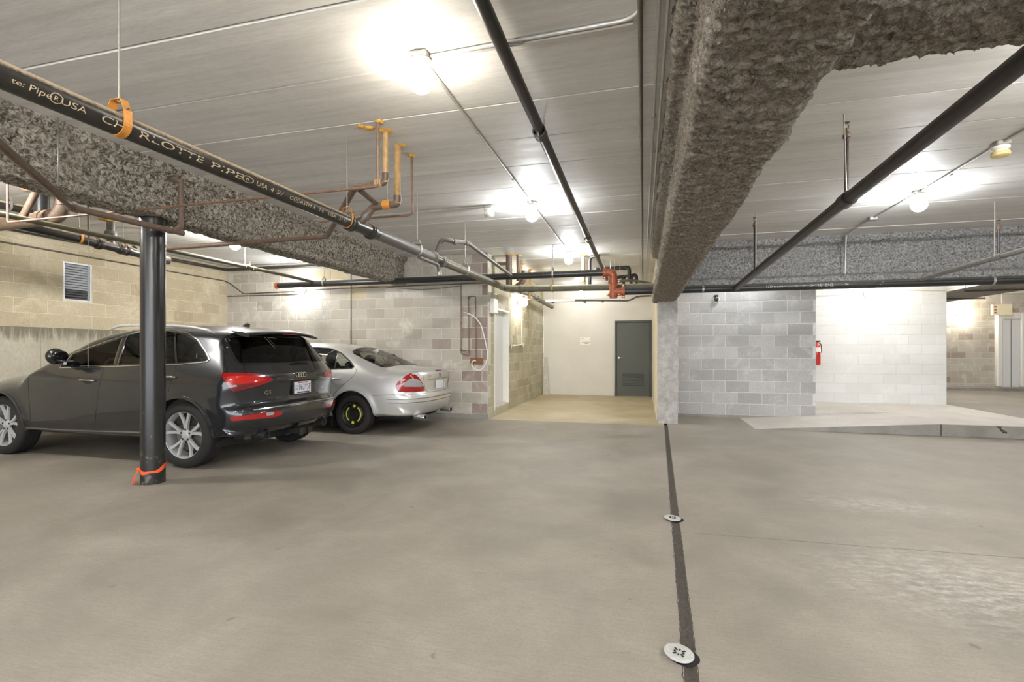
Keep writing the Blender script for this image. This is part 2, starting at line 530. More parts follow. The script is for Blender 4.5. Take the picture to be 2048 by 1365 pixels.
# ------------------------------------------------------------------ walls
# left wall: cast foundation below, tan blocks above, a louvred vent in it
VENT = (5.65, 6.06, 2.08, 2.69)
wall_left_lo = struct(MB().box(XL - .2, XL, YB, Y_BACK + .2, 0, 1.64).build('wall_left_base', M['foundation']))
tag(wall_left_lo, 'stained concrete foundation wall below the tan blocks', 'wall')
for yy in (5.35, 7.3):
    MB().box(XL - .002, XL + .0015, yy, yy + .006, 0, 1.64).build('form_joint', M['kerb_face'], wall_left_lo)
block_wall('wall_left', (XL, 2.0), PI / 2, Y_BACK - 2.0 + .15, 1.64, ZC, ['block_tan'], 'mortar_tan', course=.21, bw=.42, shift=.13,
           holes=[(VENT[0] - 2.0, VENT[1] - 2.0, VENT[2], VENT[3])], seed=2)
struct(MB().box(XL - .2, XL, YB, 2.0, 1.64, ZC).build('wall_left_rear', M['block_tan']))
# wall behind the cars
def pick_back(u, z, rng):
    if u > 5.45 and rng.random() < .75: return 'block_brown'
    if u > 4.9 and rng.random() < .08: return 'block_brown'
    if 2.2 < u < 4.2 and z > 2.4: return 'block_tan' if rng.random() < .5 else 'block_greige'
    return 'block_greige'
block_wall('wall_back', (XL, Y_BACK), 0, X_PASS - XL, 0.09, ZC, ['block_greige'], 'mortar', course=.2032, pick=pick_back, shift=.05, seed=3)
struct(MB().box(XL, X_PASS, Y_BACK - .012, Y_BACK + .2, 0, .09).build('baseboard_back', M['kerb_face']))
# passage: left wall with a recessed white door
D0, D1, DZ0, DZ1 = .42, 1.46, .17, 2.13
block_wall('wall_passage', (X_PASS, Y_BACK + .004), PI / 2, Y_DOOR - Y_BACK, 0.0, ZC, ['block_olive'], 'mortar', holes=[(D0, D1, DZ0, DZ1)], seed=4, thick=.19)
struct(MB().box(X_PASS, X_PR + .5, Y_DOOR, Y_DOOR + .2, 0, ZC).build('wall_door', M['plaster_white']))
struct(MB().box(X_PR, X_PR + .2, 9.36, Y_DOOR, 0, ZC).build('wall_passage_right', M['plaster_cream']))
# grey block wall and the white painted one
block_wall('wall_grey', (.42, Y_GREY), 0, X_GREY1 - .42, .05, ZC, ['block_grey'], 'mortar_grey', course=.2177, bw=.43, shift=.17, seed=5, zoff=.0)
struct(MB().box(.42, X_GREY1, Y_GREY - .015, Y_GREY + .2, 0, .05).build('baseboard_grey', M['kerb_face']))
struct(MB().box(X_GREY1 - .2, X_GREY1 - .002, Y_GREY + .01, Y_WHITE, 0, ZC).build('wall_grey_return', M['block_grey']))
block_wall('wall_white', (X_GREY1 - .4, Y_WHITE), 0, X_WHITE1 - X_GREY1 + .4, KERB, ZC, ['block_white'], 'mortar_white', course=.2045, bw=.452, shift=.12, seed=6, joint=.006, recess=.0025)
struct(MB().box(X_WHITE1 - .2, X_WHITE1, Y_WHITE + .2, Y_FAR, 0, ZC).build('wall_white_return', M['block_white']))
# far wall beyond the drive, closing walls
block_wall('wall_far', (X_WHITE1, Y_FAR), 0, XR - X_WHITE1, .0, ZC, ['block_greige'] * 6 + ['block_brown'], 'mortar', course=.2032, bw=.41, seed=7,
           clip=lambda u, z: u < 9.2)
rear = MB()
for (a, b, z0, z1) in ((XL - .2, -7.5, 0, ZC), (10.5, XR, 0, ZC), (-7.5, 10.5, 2.75, ZC)): rear.box(a, b, YB - .2, YB, z0, z1)
struct(rear.build('wall_rear', M['block_grey']))      # opening behind the camera, added to let in soft fill light
struct(MB().box(XR, XR + .2, YB, 22, 0, ZC).build('wall_right', M['block_grey']))
# ------------------------------------------------------------------ sprayed fireproofing
def _hash(ix, iy, iz, s):
    h = (ix.astype(np.int64) * 374761393 + iy.astype(np.int64) * 668265263 + iz.astype(np.int64) * 2147483647 + s * 974634777) & 0xFFFFFFFF
    h = ((h ^ (h >> 13)) * 1274126177) & 0xFFFFFFFF
    h = ((h ^ (h >> 16)) * 2246822519) & 0xFFFFFFFF
    return ((h ^ (h >> 15)) & 0xFFFF) / 65535.0
def vnoise(P, scale, seed=0):
    Q = P * scale
    I = np.floor(Q).astype(np.int64); f = Q - I; f = f * f * (3 - 2 * f)
    r = 0
    for dx in (0, 1):
        for dy in (0, 1):
            for dz in (0, 1):
                w = (f[:, 0] if dx else 1 - f[:, 0]) * (f[:, 1] if dy else 1 - f[:, 1]) * (f[:, 2] if dz else 1 - f[:, 2])
                r = r + w * _hash(I[:, 0] + dx, I[:, 1] + dy, I[:, 2] + dz, seed)
    return r * 2 - 1
def spray_mat(name, c0, c1, dark, lo=.36, hi=.64, sc=48):
    m, nt, b = new_mat(name); k = NT(nt)
    n1 = k.noise(k.pos(), sc, 7, .8, .8)
    base = k.ramp(n1, [(lo, dark), (.5, c0), (hi, c1)])
    n2 = k.noise(k.pos(loc=(4, 4, 4)), 2.2, 5, .6)
    base = k.mix(k.ramp(n2, [(.45, 0.0), (.7, .35)]), base, c0)
    n3 = k.noise(k.pos(), 170, 5, .85, .5)
    base = k.mix(k.ramp(n3, [(.3, .5), (.55, 0.0)]), base, dark)
    k.l(base, b.inputs['Base Color']); b.inputs['Roughness'].default_value = 1.0
    b.inputs['Specular IOR Level'].default_value = .1
    k.bump(k.math('ADD', n1, k.math('MULTIPLY', n3, .6)), 1.0, .012, b)
    return m
spray_mat('spray_brown', srgb(160, 150, 137), srgb(200, 192, 180), srgb(92, 83, 73), .36, .62, 40)
spray_mat('spray_grey', srgb(160, 158, 156), srgb(204, 203, 201), srgb(84, 82, 80), .38, .60, 34)
spray_mat('spray_tan', srgb(166, 157, 143), srgb(222, 214, 200), srgb(74, 67, 58), .42, .58, 30)

def ibeam_profile(w, z0, z1, fl_b, fl_t, web):
    h = w / 2; g = web / 2
    return [(-h, z1 + .005), (-h, z1 - fl_t), (-g, z1 - fl_t - .03), (-g, z0 + fl_b + .04), (-h, z0 + fl_b), (-h, z0 + .025), (-h + .025, z0),
            (h - .025, z0), (h, z0 + .025), (h, z0 + fl_b), (g, z0 + fl_b + .04), (g, z1 - fl_t - .03), (h, z1 - fl_t), (h, z1 + .005)]
def fuzzy_beam(name, prof, axis, a0, a1, centre, mat, label, res=.016, amp=.016, flakes=0, seed=1, droop=.0, flake_size=.012, near=None):
    """profile (across, z) swept along an axis with lumpy sprayed surface; loose flakes are a part of their own"""
    pts = []
    for i in range(len(prof) - 1):
        p, q = np.array(prof[i]), np.array(prof[i + 1])
        n = max(1, int(np.linalg.norm(q - p) / res))
        for j in range(n): pts.append(p + (q - p) * j / n)
    pts.append(np.array(prof[-1])); pts = np.array(pts)
    for _ in range(3):                                   # soften the profile
        pts[1:-1] = pts[1:-1] * .5 + (pts[:-2] + pts[2:]) * .25
    tan = np.gradient(pts, axis=0); nr = np.stack([-tan[:, 1], tan[:, 0]], 1); nr /= np.linalg.norm(nr, axis=1)[:, None] + 1e-9
    nr = -nr
    if nr[len(nr) // 2][1] > 0: nr = -nr
    if near is None:
        A = np.linspace(a0, a1, int((a1 - a0) / res) + 1)
    else:                                                # finer rows close to the viewer
        A = [a0]
        while A[-1] < a1: A.append(A[-1] + max(res, near * max(0.0, A[-1])))
        A = np.array(A)
    m, n = len(A), len(pts)
    ac = np.repeat(A, n); cr = np.tile(pts[:, 0], m); zz = np.tile(pts[:, 1], m)
    na, nz = np.tile(nr[:, 0], m), np.tile(nr[:, 1], m)
    P = np.stack([ac, cr, zz], 1)
    d = amp * (.8 * vnoise(P, 4, seed) + .5 * vnoise(P, 15, seed + 1) + .45 * vnoise(P, 38, seed + 2) + .55 * vnoise(P, 75, seed + 3))
    cr2, zz2 = cr + na * d, zz + nz * d
    if droop: zz2 -= droop * np.clip(vnoise(P, 2.3, seed + 9), 0, 1) * (nz < -.5)
    def W(a, c, z):
        return np.stack([a, c + centre, z], 1) if axis == 0 else np.stack([c + centre, a, z], 1)
    V = W(ac, cr2, zz2)
    idx = np.arange(m * n).reshape(m, n)
    F = np.stack([idx[:-1, :-1].ravel(), idx[:-1, 1:].ravel(), idx[1:, 1:].ravel(), idx[1:, :-1].ravel()], 1)
    me = bpy.data.meshes.new(name)
    me.vertices.add(len(V)); me.vertices.foreach_set('co', V.astype(np.float32).ravel())
    me.loops.add(F.size); me.loops.foreach_set('vertex_index', F.astype(np.int32).ravel())
    me.polygons.add(len(F)); me.polygons.foreach_set('loop_start', np.arange(0, F.size, 4, dtype=np.int32))
    me.update(calc_edges=True); me.validate()
    me.polygons.foreach_set('use_smooth', [True] * len(me.polygons))
    me.materials.append(M[mat])
    o = link(bpy.data.objects.new(name, me))
    tag(o, label, 'beam', kind='structure')
    if flakes:
        rng = np.random.default_rng(seed)
        if near is None: k = rng.integers(0, m * n, flakes)
        else:
            w = np.repeat(1.0 / (.6 + np.maximum(A, 0)) ** 1.3, n); w /= w.sum(); k = rng.choice(m * n, flakes, p=w)
        c = V[k]; nn = W(np.zeros(flakes), na[k], nz[k]) - W(np.zeros(flakes), np.zeros(flakes), np.zeros(flakes))
        s = flake_size * (rng.uniform(.35, 1.0, flakes) + .8 * rng.random(flakes) ** 6)[:, None]
        r1 = rng.normal(size=(flakes, 3)); r1 /= np.linalg.norm(r1, axis=1)[:, None]
        dirn = nn * .45 + r1 * .9; dirn /= np.linalg.norm(dirn, axis=1)[:, None]
        r2 = np.cross(dirn, rng.normal(size=(flakes, 3))); r2 /= np.linalg.norm(r2, axis=1)[:, None] + 1e-9
        r3 = np.cross(dirn, r2)
        base = c - nn * .003
        v = np.stack([base + r2 * s * .45, base - r2 * s * .3 + r3 * s * .35, base - r2 * s * .25 - r3 * s * .4, base + dirn * s * 1.2 + r2 * s * .4], 1).reshape(-1, 3)
        q = (np.arange(flakes) * 4)[:, None]
        ff = np.concatenate([q + np.array([0, 1, 3]), q + np.array([1, 2, 3]), q + np.array([2, 0, 3])])
        fm_ = bpy.data.meshes.new('spray_flakes')
        fm_.from_pydata(v.tolist(), [], ff.tolist()); fm_.materials.append(M[mat])
        fo = link(bpy.data.objects.new('spray_flakes', fm_), o); fo['kind'] = 'stuff'
    return o
fuzzy_beam('beam_long', ibeam_profile(.40, 2.15, ZC, .11, .13, .20), 1, -1.0, 9.30, .37, 'spray_brown',
           'deep beam coated in shaggy brown sprayed fireproofing, running to the column', .011, .017, 260000, 1, .0, .0068, near=.0042)
fuzzy_beam('beam_cross', ibeam_profile(.40, 2.36, ZC, .10, .10, .20), 0, .42, 9.0, 1.93, 'spray_brown',
           'dark shaggy sprayed cross beam at the upper right near the camera', .012, .017, 150000, 21, .03, .0075)
fuzzy_beam('beam_rear', ibeam_profile(.40, 2.36, ZC, .11, .10, .16), 0, .50, 9.0, 9.02, 'spray_grey',
           'grey sprayed beam above the black pipe and grey block wall', .016, .013, 60000, 41, .0, .009)
fuzzy_beam('beam_left', ibeam_profile(.34, 2.58, ZC, .08, .08, .20), 1, -1.0, 8.79, -4.62, 'spray_tan',
           'sprayed fireproofed beam resting on the black pipe column beside the cars', .014, .015, 90000, 61, .0, .009)

# concrete column under the long beam
def column_right():
    b = MB(); rng = random.Random(5)
    n, m = 16, 110
    x0, x1, y0, y1 = .263, .594, 9.06, 9.40
    rim = []
    k = 14
    for i in range(k): rim.append((x0 + (x1 - x0) * i / k, y0))
    for i in range(k): rim.append((x1, y0 + (y1 - y0) * i / k))
    for i in range(k): rim.append((x1 - (x1 - x0) * i / k, y1))
    for i in range(k): rim.append((x0, y1 - (y1 - y0) * i / k))
    R = np.array([(x, y, 2.24 * j / m) for j in range(m + 1) for (x, y) in rim])
    C = np.array([(x0 + x1) / 2, (y0 + y1) / 2])
    d = R[:, :2] - C; d /= np.linalg.norm(d, axis=1)[:, None]
    disp = .005 * vnoise(R, 14, 3) + .005 * vnoise(R, 40, 4) + .004 * vnoise(R, 3, 5)
    R[:, :2] += d * disp[:, None]
    q = len(rim)
    fs = [(j * q + i, j * q + (i + 1) % q, (j + 1) * q + (i + 1) % q, (j + 1) * q + i) for j in range(m) for i in range(q)]
    b.add(R.tolist(), fs)
    o = b.build('column_sprayed', M['column_spray'])
    struct(o); tag(o, 'square rough grey column at the end of the passage wall', 'column')
column_right()
# ------------------------------------------------------------------ lamps
plain('box_metal', srgb(170, 168, 162), .45, .6, .1, 30)
plain('porcelain', srgb(236, 233, 226), .3, 0, .03, 20)
plain('globe_off', srgb(232, 226, 208), .25, 0, .04, 12)
plain('globe_yellow', srgb(232, 214, 150), .35, 0, .08, 12)
emit('globe_warm', WARM, LAMP_POWER * .20); emit('globe_cool', COOL, LAMP_POWER * .50); emit('globe_mid', MID, LAMP_POWER * 1.15)
emit('globe_wall', COOL, LAMP_POWER * .3); emit('globe_wall_warm', WARM, LAMP_POWER * .5); emit('globe_strong', MID, LAMP_POWER * 1.0); emit('globe_dim', MID, LAMP_POWER * .22)
_lamp_src = {}
def lamp(loc, label, glow='globe_mid', axis=(0, 0, -1), off=False, group=None, flat=False):
    """a porcelain lampholder with a globe, hung from (or mounted on) a surface at loc, pointing along axis"""
    axis = Vector(axis)
    root = empty('globe_lamp', loc, label, 'lamp', group)
    root.rotation_mode = 'QUATERNION'
    root.rotation_quaternion = Vector((0, 0, -1)).rotation_difference(axis)
    MB().bbox(-.055, .055, -.055, .055, -.042, .0, .008).build('junction_box', M['box_metal'], root)
    MB().lathe([(0, -.04), (.062, -.04), (.066, -.048), (.062, -.066), (.05, -.074), (.048, -.09), (0, -.09)], (0, 0, 0), (0, 0, 1), 24).build('lampholder', M['porcelain'], root, True, 40)
    if flat:
        MB().lathe([(0, -.088), (.06, -.088), (.066, -.1), (.066, -.122), (.05, -.13), (0, -.132)], (0, 0, 0), (0, 0, 1), 24).build('cover', M[glow], root, True, 40)
    else:
        MB().sphere((0, 0, -.158), .079, 18, 10, (1, 1, 1.02)).build('globe', M[glow], root, True)
    return root
LY = [2.77, 5.90, 9.02]
lamp((-1.31, LY[0], ZC), 'large lit globe lamp nearest the camera on the ceiling', 'globe_warm')
lamp((-1.31, LY[1], ZC), 'lit globe lamp on the ceiling, second in the row', 'globe_cool')
lamp((-1.31, LY[2], ZC), 'lit globe lamp on the ceiling just before the passage', 'globe_cool')
lamp((-1.40, 12.14, ZC), 'unlit white globe lamp hanging in the passage behind the pipes', 'globe_off')
lamp(at_z(978, 412, ZC), 'unlit small white ceiling fixture beside the second globe lamp', 'globe_off', flat=True)
lamp((3.04, 6.60, ZC), 'lit globe lamp on the ceiling right of the long beam', 'globe_cool')
lamp(at_z(2001, 284, ZC), 'unlit ceiling fixture with a yellowed cover at the right', 'globe_yellow', flat=True)
lamp((-6.2, 6.38, ZC), 'lit globe lamp half hidden behind the left beam', 'globe_strong')
lamp(at_y(608, 581, Y_BACK), 'lit globe lamp on the block wall behind the cars', 'globe_wall', axis=(0, -1, 0))
lamp(at_x(1035, 607, X_PASS), 'lit globe lamp on the passage wall beside the white door', 'globe_wall_warm', axis=(1, 0, 0))
lamp(at_y(1733, 590, Y_WHITE), 'lit globe lamp on the white painted block wall', 'globe_wall', axis=(0, -1, 0))
lamp(at_y(1916, 629, Y_FAR), 'lit globe lamp on the far brownish block wall', 'globe_wall_warm', axis=(0, -1, 0))
# globes out of view, added to fill in the light
for i, (x, y, g) in enumerate(((-1.31, -.36, 'globe_mid'), (-1.31, -3.48, 'globe_mid'), (3.04, 3.30, 'globe_mid'), (3.04, -1.0, 'globe_mid'), (3.04, -4.2, 'globe_mid'),
                  (-6.2, 3.0, 'globe_strong'), (-6.2, -.2, 'globe_warm'), (8.2, 6.6, 'globe_mid'), (8.2, 2.0, 'globe_mid'), (9.2, 12.0, 'globe_strong'), (9.2, 16.0, 'globe_strong'), (4.7, 10.45, 'globe_wall_warm'), (1.75, 9.72, 'globe_wall'), (-1.6, 13.3, 'globe_dim'))):
    lamp((x, y, ZC), ('added fill globe overhead just behind the viewer', 'added fill globe at the rear of the left lane', 'added fill globe over the near right lane', 'added fill globe beside the near cross beam', 'added fill globe at the rear of the right lane', 'added fill globe above the front of the SUV', 'added fill globe over the empty bay left of the viewer', 'added fill globe over the far right bay', 'added fill globe over the near right bay', 'added fill globe over the drive beyond the walkway', 'added fill globe near the far door', 'added fill globe above the walkway hidden behind the grey beam', 'added fill globe above the ramp hidden behind the grey beam', 'added fill globe hidden behind the pipes above the grey door')[i], g, group='added fill globes out of view')
# ------------------------------------------------------------------ pipe materials
def dusty(name, col, dust, rough=.35, metal=0.0, amt=.9, coat=0.0, var=.25, scale=25):
    """pipe coating with settled dust on its upper side"""
    m, nt, b = new_mat(name); k = NT(nt)
    n1 = k.noise(k.pos(), scale, 5, .65)
    base = k.ramp(n1, [(.3, [c * (1 - var) for c in col]), (.7, [min(1, c * (1 + var)) for c in col])])
    sx = k.n('SeparateXYZ'); k.l(k.n('NewGeometry').outputs['Normal'], sx.inputs[0])
    up = k.math('ADD', sx.outputs['Z'], k.math('MULTIPLY', k.math('SUBTRACT', k.noise(k.pos(), 45, 5, .7), .5), .7))
    f = k.ramp(up, [(.28, 0.0), (.62, amt)])
    k.l(k.mix(f, base, dust), b.inputs['Base Color'])
    k.l(k.ramp(f, [(0, rough), (1, .95)]), b.inputs['Roughness'])
    b.inputs['Metallic'].default_value = metal
    if coat: b.inputs['Coat Weight'].default_value = coat; b.inputs['Coat Roughness'].default_value = .2
    k.bump(n1, .25, .003, b)
    return m
dusty('iron_black', srgb(44, 41, 38), srgb(178, 160, 136), .32, .0, .92)
dusty('iron_grey', srgb(104, 101, 97), srgb(170, 160, 146), .45, .2, .7)
dusty('steel_black', srgb(52, 48, 45), srgb(110, 101, 90), .38, .1, .6)
dusty('steel_main', srgb(44, 44, 44), srgb(98, 94, 86), .34, .1, .7)
dusty('pipe_brown', srgb(106, 88, 74), srgb(160, 140, 116), .5, .1, .6)
dusty('copper_old', srgb(126, 98, 80), srgb(170, 146, 122), .45, .3, .5)
dusty('pipe_tan', srgb(182, 148, 102), srgb(196, 170, 130), .5, .0, .4)
dusty('red_oxide', srgb(168, 88, 52), srgb(176, 130, 104), .45, .0, .55)
dusty('orange_strap', srgb(206, 138, 56), srgb(206, 170, 110), .5, .1, .4)
dusty('pipe_olive', srgb(98, 94, 76), srgb(170, 164, 134), .5, .0, .75)
plain('galvanised', srgb(172, 170, 164), .4, .7, .12, 25)
plain('conduit_grey', srgb(200, 198, 192), .45, .4, .1, 20)
plain('conduit_dark', srgb(96, 88, 78), .5, .3, .2, 20)
plain('rod_steel', srgb(168, 163, 154), .4, .7, .1, 40)
plain('foam_orange', srgb(206, 158, 74), .9, 0, .3, 60, .8)
plain('pvc_white', srgb(226, 222, 210), .4, 0, .05, 20)
plain('rust', srgb(128, 92, 62), .85, .1, .35, 50, .5)
plain('chalk', srgb(176, 172, 164), .95, 0, .12, 60)
plain('stencil', srgb(190, 172, 140), .95, 0, .2, 60)

def run(name, label, path, r, mat, fil=0.0, n=14, cat='pipe', group=None):
    """one pipe run: the tube is the top-level mesh, fittings become its children"""
    p = fillet(path, fil) if fil else path
    o = MB().tube(p, r, n).build(name, M[mat], None, True, 50)
    return tag(o, label, cat, group)
def band(parent, c, axis, r, half, mat, name='coupling', n=20):
    axis = Vector(axis).normalized()
    e = half * .35
    return MB().lathe([(r * .82, -half), (r, -half), (r * 1.0, -half + e), (r * .97, 0), (r, half - e), (r, half), (r * .82, half)], c, axis, n, True).build(name, M[mat], parent, True, 35)
def hub(parent, c, axis, r, mat, name='hub'):
    """bell end of a cast pipe"""
    return MB().lathe([(r * .9, -.05), (r * 1.04, -.05), (r * 1.06, -.03), (r * 1.25, -.02), (r * 1.32, .0), (r * 1.32, .018), (r * 1.2, .026), (r * 1.2, .04), (r * 1.05, .05), (r * .9, .05)], c, axis, 22, True).build(name, M[mat], parent, True, 35)
def hanger(parent, c, r, top=None, mat='orange_strap', axis=(0, 1, 0), w=.012, rod=.005):
    """threaded rod and clevis holding a pipe"""
    c = Vector(c); axis = Vector(axis).normalized(); side = axis.cross(Vector((0, 0, 1))).normalized()
    top = ZC if top is None else top
    yz = c.z + r * 2.15
    MB().tube([(c.x, c.y, top), (c.x, c.y, yz - .012)], rod, 8).build('hanger_rod', M['rod_steel'], parent, True, 50)
    ring = []
    for i in range(13):
        a = PI + PI * i / 12
        ring.append(c + side * math.cos(a) * r * 1.08 + Vector((0, 0, math.sin(a) * r * 1.08)))
    ring = [c - side * r * .55 + Vector((0, 0, r * 2.15)), c - side * r * 1.05 + Vector((0, 0, r * 1.1))] + ring + [c + side * r * 1.05 + Vector((0, 0, r * 1.1)), c + side * r * .55 + Vector((0, 0, r * 2.15))]
    b = MB()
    pts = ring + [ring[0]]
    t = r * .055
    for p, q in zip(pts[:-1], pts[1:]):
        d = (q - p).normalized(); nn = d.cross(axis)
        b.add([p + axis * w - nn * 0, p - axis * w, q - axis * w, q + axis * w, p + axis * w + nn * t, p - axis * w + nn * t, q - axis * w + nn * t, q + axis * w + nn * t],
              [(0, 1, 2, 3), (4, 7, 6, 5), (0, 4, 5, 1), (3, 2, 6, 7), (0, 3, 7, 4), (1, 5, 6, 2)])
    cl = b.build('hanger_clevis', M[mat], parent)
    MB().tube([c - side * r * 1.2 + Vector((0, 0, r * 1.28)), c + side * r * 1.2 + Vector((0, 0, r * 1.28))], .004, 8).build('clevis_bolt', M['conduit_dark'], cl)
    MB().lathe([(0, -.008), (.011, -.008), (.011, .008), (0, .008)], (c.x, c.y, yz), (0, 0, 1), 6).build('nut', M['rod_steel'], cl)
def flange(parent, p, r, mat='foam_orange', seed=1):
    """lump of sealing foam where a pipe goes into the ceiling"""
    rng = random.Random(seed); b = MB(); n = 16; p = Vector(p)
    rr = [r * rng.uniform(.8, 1.4) for _ in range(n)]
    vs = [p + Vector((0, 0, -.016))]
    for j, (k, z) in enumerate(((.55, -.018), (1.0, -.008), (1.12, .004))):
        for i in range(n):
            a = 2 * PI * i / n
            vs.append(p + Vector((math.cos(a) * rr[i] * k, math.sin(a) * rr[i] * k, z)))
    fs = [(0, 1 + i, 1 + (i + 1) % n) for i in range(n)]
    for j in range(2):
        fs += [(1 + j * n + i, 1 + (j + 1) * n + i, 1 + (j + 1) * n + (i + 1) % n, 1 + j * n + (i + 1) % n) for i in range(n)]
    b.add(vs, fs).build('sealing_foam', M[mat], parent, True, 60)
def text_mesh(s, size=1.0, font_space=1.0):
    cu = bpy.data.curves.new('t', 'FONT'); cu.body = s; cu.size = size; cu.space_character = font_space; cu.resolution_u = 3
    o = bpy.data.objects.new('t', cu); COL.objects.link(o)
    dg = bpy.context.evaluated_depsgraph_get()
    me = o.evaluated_get(dg).to_mesh()
    V = [tuple(v.co) for v in me.vertices]; F = [tuple(p.vertices) for p in me.polygons]
    o.evaluated_get(dg).to_mesh_clear()
    bpy.data.objects.remove(o, do_unlink=True); bpy.data.curves.remove(cu)
    return V, F
def text_on_pipe(parent, s, start, axis, r, size, ang, mat, space=1.0, name='stencil_lettering', stretch=1.0):
    """lettering wrapped on the barrel: runs along axis from start, ang = angle of the baseline below the horizontal side"""
    V, F = text_mesh(s, size, space)
    axis = Vector(axis).normalized(); start = Vector(start)
    side = axis.cross(Vector((0, 0, 1))).normalized()
    out = []
    for (x, y, z) in V:
        a = ang + (y - size * .35) / r
        d = side * math.cos(a) + Vector((0, 0, 1)) * math.sin(a)
        out.append(start + axis * x * stretch + d * (r + .0012))
    return MB().add(out, F).build(name, M[mat], parent, recalc=False)

# ------------------------------------------------------------------ the big stencilled waste pipe
XW = -2.45
wa, wb_ = at_x(0, 149, XW), at_x(1004, 574, XW)
wdir = (wb_ - wa).normalized()
w0 = wa - wdir * 1.2
def on_waste(px):                       # point of the pipe axis above a picture column
    d = ray(px, 500); t = XW / d.x
    y = d.y * t
    return wa + (wb_ - wa) * ((y - wa.y) / (wb_.y - wa.y))
R_W = .055
WASTE = run('waste_pipe', 'long black cast iron pipe with stencilled lettering and dusty top', [w0, wb_ + wdir * .1], R_W, 'iron_black', n=28)
for px in (700, 742, 866, 884):
    hub(WASTE, on_waste(px), wdir if px not in (742, 884) else -wdir, R_W * 1.06, 'iron_grey' if px > 800 else 'iron_black')
for px, m_ in ((238, 'orange_strap'), (694, 'orange_strap'), (834, 'galvanised'), (930, 'galvanised')):
    hanger(WASTE, on_waste(px), R_W, None, m_, wdir, .02 if px < 300 else .014)
# lower half of the far stretch is bare grey iron
MB().tube([on_waste(752), on_waste(862)], R_W * 1.012, 28).build('bare_stretch', M['iron_grey'], WASTE, True, 50)
MB().tube([on_waste(890), on_waste(1002)], R_W * 1.012, 28).build('bare_stretch', M['pipe_olive'], WASTE, True, 50)
for s, p0_, p1_, sz, an in (('te:', 5, 31, .030, -.42), ('Pipe', 40, 87, .036, -.42), ('USA', 104, 158, .038, -.42), ('CH', 186, 234, .046, -.42), ('RLOTTE', 262, 393, .046, -.42), ('PIPE', 407, 473, .046, -.42), ('USA', 500, 523, .04, -.42), ('4', 529, 535, .04, -.42), ('SV', 541, 555, .04, -.42), ('C', 567, 574, .036, -.42), ('ASTM', 589, 611, .036, -.42), ('A', 615, 620, .036, -.42), ('74', 626, 636, .036, -.42), ('USA', 645, 662, .034, -.42), ('21', 667, 674, .034, -.42), ('17', 676, 684, .034, -.42)):
    a_, b_ = on_waste(p0_), on_waste(p1_)
    V, F = text_mesh(s, sz)
    L = max(v[0] for v in V)
    text_on_pipe(WASTE, s, a_, wdir, R_W, sz, an, 'stencil', stretch=(b_ - a_).length / L)
def circled_r(px, size, an, sx):
    c = on_waste(px)
    side = wdir.cross(Vector((0, 0, 1))).normalized()
    def P(x, y):
        a = an + y / R_W
        return c + wdir * x + (side * math.cos(a) + Vector((0, 0, 1)) * math.sin(a)) * (R_W + .0012)
    b = MB(); n = 28; vs = []
    for i in range(n):
        t = 2 * PI * i / n
        vs += [P(math.cos(t) * size * sx, math.sin(t) * size), P(math.cos(t) * size * .84 * sx, math.sin(t) * size * .84)]
    b.add(vs, [(2 * i, 2 * ((i + 1) % n), 2 * ((i + 1) % n) + 1, 2 * i + 1) for i in range(n)])
    V, F = text_mesh('R', size * 1.2)
    b.add([P((v[0] - size * .4) * sx, v[1] - size * .4) for v in V], F)
    b.build('stencil_mark', M['stencil'], WASTE, recalc=False)
circled_r(96, .022, -.42, 1.1); circled_r(483, .021, -.42, 2.2); circled_r(582, .017, -.42, 2.0)
# branch to the right across the passage and the continuation along the passage wall
pj = wb_ + wdir * .02
o = run('waste_cross_pipe', 'olive drain pipe crossing the passage below the black main', [pj + Vector((-.02, -.03, 0)), pj + Vector((.18, .14, -.02)), (-1.9, pj.y + .16, pj.z - .03), (X_PR + .02, pj.y + .16, pj.z - .06)], .056, 'pipe_olive', .12, 18)
band(o, (-1.95, pj.y + .16, pj.z - .03), (1, 0, 0), .066, .05, 'pipe_olive'); hub(o, pj + Vector((.3, .16, -.022)), (1, 0, 0), .058, 'pipe_olive')
o2 = at_y(1105, 575, pj.y + .16); hanger(o, (o2.x, pj.y + .16, pj.z - .045), .056, None, 'pipe_tan', (1, 0, 0))
o = run('passage_drain_pipe', 'drain pipe running along the passage wall to a cut end', [pj + Vector((0, .12, 0)), at_x(1060, 590, -2.55), at_x(1104, 614, -2.50)], .06, 'pipe_olive', 0, 16)
band(o, at_x(1075, 598, -2.535), wdir, .07, .1, 'pipe_olive')
# grey vent branch rising from the waste pipe
o = run('vent_branch', 'pale grey branch pipe rising from the waste pipe towards the passage', [on_waste(868), at_x(884, 478, -2.36), at_x(903, 482, -2.25), at_x(936, 486, -2.2), at_x(1024, 553, -2.2)], .027, 'iron_grey', .06, 14)
for q in (at_x(908, 484, -2.24), at_x(932, 486, -2.2)): band(o, q, (0.1, 1, 0), .033, .03, 'iron_grey')
o = run('drop_elbow', 'short dark pipe with a capped elbow under the waste pipe', [on_waste(838) + Vector((.0, 0, -.062)), on_waste(872) + Vector((.03, 0, -.075)), on_waste(874) + Vector((.03, 0, -.19))], .022, 'iron_grey', .06)
band(o, on_waste(874) + Vector((.03, 0, -.17)), (0, 0, 1), .03, .03, 'galvanised')

